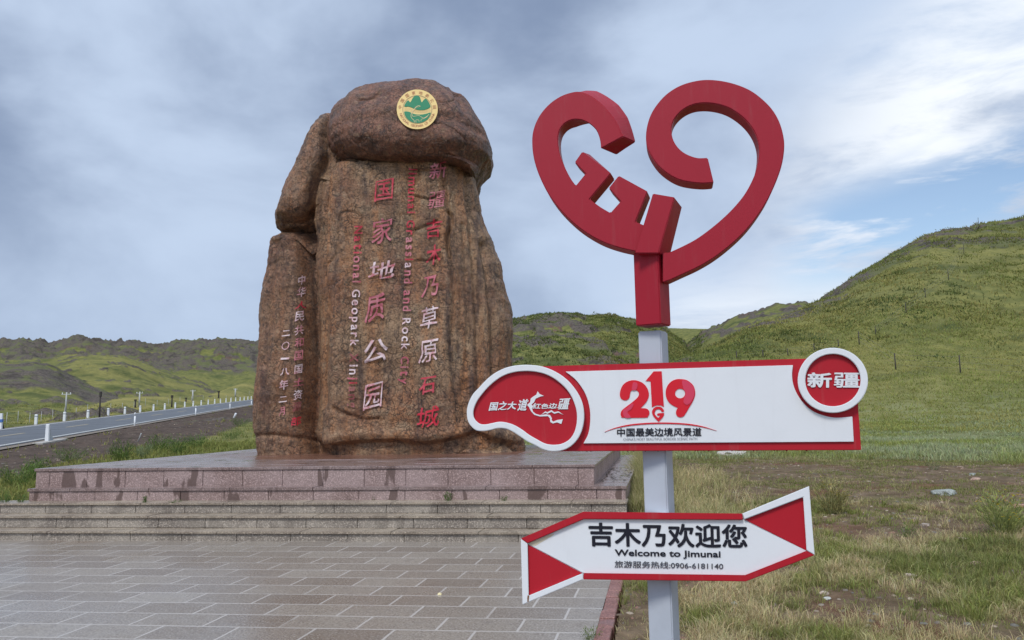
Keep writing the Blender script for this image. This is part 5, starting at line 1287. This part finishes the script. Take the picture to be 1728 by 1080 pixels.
# ---- single bushes and weeds
def plant(name, p, h, rad, n, cols, lb, category, group=None, flowers=0, stems=9, spiky=.5):
    x0, y0, z0 = p; root = empty(name, p, lb, category, group)
    bm = bmesh.new(); tips = []
    for k in range(stems):
        a = rng.uniform(0, 2 * pi); q = rad * sqrt(rng.uniform(0, 1)); top = Vector((x0 + cos(a) * q, y0 + sin(a) * q, z0 + h * rng.uniform(.6, 1.0) * (1 - .35 * (q / rad) ** 2))); b0 = Vector((x0 + cos(a) * q * .3, y0 + sin(a) * q * .3, z0 - .03))
        tube(bm, [b0, (b0 + top) / 2 + Vector((0, 0, .08 * h)), top], [.004 * h + .0012, .003 * h + .001, .0015 * h + .0006], 5); tips.append((b0, top))
    bm_obj('stem', bm, plain('green_stem', (.14, .16, .055), .8), root)
    i = rng.integers(0, stems, n); f = rng.uniform(.05, 1.0, n) ** .8
    B_ = np.array([tips[j][0] for j in i]); T_ = np.array([tips[j][1] for j in i]); Q = B_ + (T_ - B_) * f[:, None] + rng.normal(0, 1, (n, 3)) * np.array([rad * .16, rad * .16, h * .05])
    Q[:, 2] = np.maximum(Q[:, 2], z0)
    out = Q[:, :2] - np.array([[x0, y0]]); out /= np.linalg.norm(out, axis=1, keepdims=True) + 1e-6; ln = h * rng.uniform(.05, .16, n)
    C = np.array(cols[0])[None] + (np.array(cols[1]) - np.array(cols[0]))[None] * rng.uniform(0, 1, (n, 1)); C = C * rng.uniform(.7, 1.3, (n, 1))
    d = blades(Q[:, 0], Q[:, 1], Q[:, 2], h * rng.uniform(.05, .15, n) * spiky * 2, np.full(n, .012 * h + .004) * rng.uniform(.6, 1.3, n), out[:, 0] * ln + rng.normal(0, .03, n) * h, out[:, 1] * ln + rng.normal(0, .03, n) * h, C, False)
    blade_obj('foliage', d, root, None)
    if flowers:
        j = rng.integers(0, stems, flowers); Fq = np.array([tips[q][1] for q in j]) + rng.normal(0, 1, (flowers, 3)) * np.array([rad * .16, rad * .16, h * .05]); m_ = 9
        Fr = np.repeat(Fq, m_, 0); an = np.tile(np.arange(m_) * 2 * pi / m_, flowers); L_ = .022 * max(h, .35)
        d = blades(Fr[:, 0], Fr[:, 1], Fr[:, 2], np.full(len(Fr), L_ * .6), np.full(len(Fr), L_ * .9), np.cos(an) * L_, np.sin(an) * L_, np.tile(np.array([[.62, .46, .02]]), (len(Fr), 1)), True, 1.0)
        blade_obj('blossom', d, root, None)
    return root
BUSH = ((.060, .115, .024), (.17, .25, .06)); LBUSH = ((.18, .24, .10), (.30, .34, .20))
GB = 'green bushes behind the plinth'
def at_px(x, y, r_min=11): return tuple(hit(x, y, r_min))
for (x, y, hpx, wpx, lb, fl, cc) in (
    (205, 778, 36, 20, 'feathery dark green bush against the brown bank, left of the grey stake', 0, BUSH),
    (268, 764, 32, 26, 'largest dark green bush just right of the grey stake', 0, BUSH),
    (300, 768, 30, 20, 'dark green bush with a few yellow flowers in the middle of the clump', 14, BUSH),
    (333, 756, 26, 20, 'low green bush between the dark clump and the yellow flowers', 8, BUSH),
    (243, 772, 22, 14, 'pale silvery green weed beside the grey stake', 0, LBUSH),
    (385, 742, 20, 24, 'green bush dotted with yellow flowers near the rock', 30, BUSH),
    (405, 720, 16, 16, 'small bright green bush on the bank below the far posts', 0, BUSH),
    (432, 728, 15, 18, 'green bush touching the left edge of the rock', 6, BUSH),
    (120, 780, 26, 26, 'dark green bush above the left end of the plinth', 0, BUSH),
    (30, 822, 42, 34, 'tall dark green weeds beside the low end of the plinth', 6, BUSH),
    (64, 812, 40, 20, 'green weeds with yellow flowers against the plinth corner', 18, BUSH)):
    q = np.array(at_px(x, y)); k = q[1] / F; plant('bush', tuple(q), hpx * k * 1.15, wpx * k, int(900), cc, lb, 'bush', GB, fl, 16)
for (x, y, hpx, wpx, lb, fl) in ((8, 849, 26, 12, 'bright green weeds on the top step, farthest from the rock', 0), (36, 849, 16, 10, 'dark green weed on the top step beside the plinth corner', 0), (246, 849, 13, 6, 'small dark weed in the step joint below the wet stains', 0), (296, 849, 6, 18, 'low flat strip of grass along the step joint', 0), (630, 845, 7, 4, 'tiny grass tuft on the top step left of the middle', 0), (757, 846, 17, 9, 'largest grass tuft growing from the top step', 0), (850, 846, 9, 7, 'thin grass tuft on the top step nearest the pebble badge', 0)):
    q = onz(x, y - 1.5, Z3); k = q[1] / F; plant('step_weed', tuple(q), hpx * k, wpx * k, 160 if wpx > 5 else 60, ((.05, .11, .02), (.13, .21, .05)), lb, 'weed', 'weeds growing on the top step', fl, 9, .9)
for (x, y, hpx, wpx, lb, fl, cc, nn) in (
    (1402, 868, 62, 22, 'yellow-flowered straw-coloured weed just beyond the arrow board tip', 22, ((.26, .26, .09), (.46, .38, .17)), 900),
    (1690, 905, 66, 40, 'tall branching weed covered in pale yellow flowers on the bare soil', 90, ((.20, .25, .08), (.38, .38, .12)), 1300),
    (1258, 846, 14, 16, 'low plant with orange-yellow flowers behind the white notch of the arrow board', 12, ((.10, .14, .04), (.2, .2, .06)), 160),
    (1530, 905, 24, 20, 'fresh green weed near the red soil patch', 0, ((.09, .17, .03), (.2, .3, .07)), 260),
    (1185, 838, 12, 10, 'dark little weed beside the signpost', 0, ((.03, .06, .015), (.07, .12, .03)), 160),
    (1575, 793, 16, 12, 'dark green weed at the edge of the bare strip', 0, ((.04, .08, .03), (.09, .15, .06)), 200),
    (1000, 1078, 22, 22, 'green grass tuft at the foot of the kerb', 0, ((.06, .12, .02), (.16, .22, .05)), 220)):
    q = np.array(hit(x, y)) if x != 1000 else onz(x, y, .0); k = np.linalg.norm(q[:2]) / F; plant('weed', tuple(q), hpx * k, wpx * k, nn, cc, lb, 'weed', None, fl, 16, .45)
for (x, y) in ((1070, 850), (1078, 828), (1072, 872), (1074, 800)):
    pass

# ---- stones
def stone(name, p, sx_, sy_, sz_, col, lb=None, seed=0, sub=3):
    bm = bmesh.new(); bmesh.ops.create_icosphere(bm, subdivisions=sub, radius=1)
    P = np.array([v.co for v in bm.verts]); n = fbm(P[:, 0] * 1.3 + seed, P[:, 1] * 1.3, P[:, 2] * 1.3, o=3) * .55
    ang = rng.uniform(0, pi)
    for v, k in zip(bm.verts, n):
        q = v.co * (1 + k); q.z = max(-.5, min(.62 + .1 * k, q.z)); x, y, z = q.x * sx_, q.y * sy_, q.z * sz_
        v.co = (p[0] + x * cos(ang) - y * sin(ang), p[1] + x * sin(ang) + y * cos(ang), p[2] + z)
    m = M_ST.get(col) or M_ST.setdefault(col, granite('stone_' + str(len(M_ST)), [x * .85 for x in col], col))
    o = bm_obj(name, bm, m, None, False)
    if lb: tag(o, lb, 'stone', 'loose stones on the grass')
    return o
M_ST = {}
for i, (x, y, w_, asp, col, lb) in enumerate((
    (1594, 834, 27, .45, (.27, .285, .255), 'pale greenish flat stone on the bare soil at right'), (1235, 768, 46, .25, (.46, .42, .37), 'flat whitish slab lying in the grass under the route board'), (1646, 810, 10, .5, (.42, .28, .21), 'pinkish stone beyond the greenish flat stone'),
    (1620, 791, 9, .5, (.34, .24, .17), 'reddish stone at the back of the bare strip'), (1648, 956, 17, .6, (.34, .21, .17), 'pink stone in the grass right of the arrow board'), (1537, 974, 14, .45, (.42, .33, .25), 'tan flat stone with a dark edge in the near grass'),
    (1390, 1004, 12, .5, (.45, .36, .28), 'pale tan stone below the arrow board tip'), (1396, 1012, 10, .4, (.42, .42, .38), 'off-white stone next to the tan stone below the arrow tip'), (1628, 912, 14, .35, (.30, .22, .16), 'brown flat stone at the red soil patch'),
    (1240, 1021, 12, .4, (.24, .29, .28), 'bluish grey stone below the arrow board'), (1720, 858, 16, .6, (.36, .19, .14), 'reddish stone at the right border'), (1178, 860, 10, .5, (.40, .32, .24), 'tan pebble just right of the post'), (1640, 802, 9, .5, (.30, .32, .28), 'small grey stone left of the yellow weed'), (1562, 888, 12, .4, (.30, .24, .19), 'brown flat stone above the fresh green weed'))):
    q = hit(x, y); k = np.linalg.norm(q[:2]) / F; stone('stone', (q[0], q[1], q[2] + .01), w_ * k / 2, w_ * k / 2 * 1.1, w_ * k * asp * .75, col, lb, i * 7)
q = onz(742, 1003, .004); stone('stone', tuple(q), .018, .02, .02, (.62, .50, .28), 'small yellowish pebble lying on the wet paving', 99)
# countless chips of gravel in the soil
bm = bmesh.new(); X, Y = sample(3800, 5, 40, 4, 27, .9); k = free_ground(X, Y); X, Y = X[k], Y[k]; k = rng.uniform(0, 1, len(X)) < 1.15 - cov(X, Y); X, Y = X[k], Y[k]; X2, Y2 = sample(1500, -37, -14, 16, 75, .6); v2 = road_uv(X2, Y2)[1]; k = (v2 < -.9) & (v2 > -7.5); X2, Y2 = X2[k], Y2[k]; n1_ = len(X); X, Y = np.concatenate([X, X2]), np.concatenate([Y, Y2])
Zz = terrain(X, Y)[0]
V, Fc, C = [], [], []
base_v = np.array([(-1, -1, -.4), (1, -1, -.4), (1, 1, -.4), (-1, 1, -.4), (-.7, -.6, .5), (.6, -.7, .6), (.7, .6, .45), (-.6, .7, .55)]); base_f = np.array([(4, 5, 6), (4, 6, 7), (0, 1, 5), (0, 5, 4), (1, 2, 6), (1, 6, 5), (2, 3, 7), (2, 7, 6), (3, 0, 4), (3, 4, 7)])
nst = len(X); sc = rng.uniform(.006, .022, (nst, 1, 1)) * rng.uniform(.6, 1.5, (nst, 1, 3)) * np.array([1, 1, .6]); sc[n1_:] *= 1.9; an = rng.uniform(0, 2 * pi, nst)
Q = base_v[None] * sc * rng.uniform(.75, 1.25, (nst, 8, 3)); ca, sa = np.cos(an)[:, None], np.sin(an)[:, None]
Q = np.stack([Q[..., 0] * ca - Q[..., 1] * sa + X[:, None], Q[..., 0] * sa + Q[..., 1] * ca + Y[:, None], Q[..., 2] + Zz[:, None] + .004], -1)
Fq = (np.arange(nst)[:, None, None] * 8 + base_f[None]).reshape(-1, 3)
pal = np.array([(.26, .20, .14), (.20, .165, .13), (.34, .27, .20), (.24, .13, .09), (.15, .14, .12), (.14, .10, .07)]); C = np.repeat(pal[rng.integers(0, len(pal), nst)] * rng.uniform(.7, 1.2, (nst, 1)), 8, 0)
bm.free(); m, t, b = new_mat('gravel_chips'); t.put(b.inputs['Base Color'], t.node('ShaderNodeVertexColor', layer_name='Col').outputs[0]); b.inputs['Roughness'].default_value = .85
o = mesh('gravel', Q.reshape(-1, 3), Fq, m); cattr(o, 'Col', C); tag(o, kind='stuff')
# fallen dark leaves and grit on the right-hand ledge of the plinth
bm = bmesh.new()
for k in range(120):
    s = -.02 - abs(rng.normal(0, .16)) if k % 3 else rng.uniform(SB1 + .02, -.05); t_ = rng.uniform(TB + .1, TB + 3.2) ; s = max(s, SB1 + .03) if k % 2 else SB1 + .03 + abs(rng.normal(0, .05))
    p = W(min(s, -.03), t_, ZS + .004); r_ = rng.uniform(.012, .035); a = rng.uniform(0, 6.28)
    vs = [bm.verts.new((p[0] + r_ * cos(a + q) * w_, p[1] + r_ * sin(a + q) * w_, p[2] + rng.uniform(0, .012))) for q, w_ in ((0, 1.2), (1.4, .7), (3.1, 1.1), (4.6, .6))]; bm.faces.new(vs)
tag(bm_obj('fallen_leaves', bm, plain('dark_leaf_litter', (.05, .035, .022), .9)), kind='stuff')
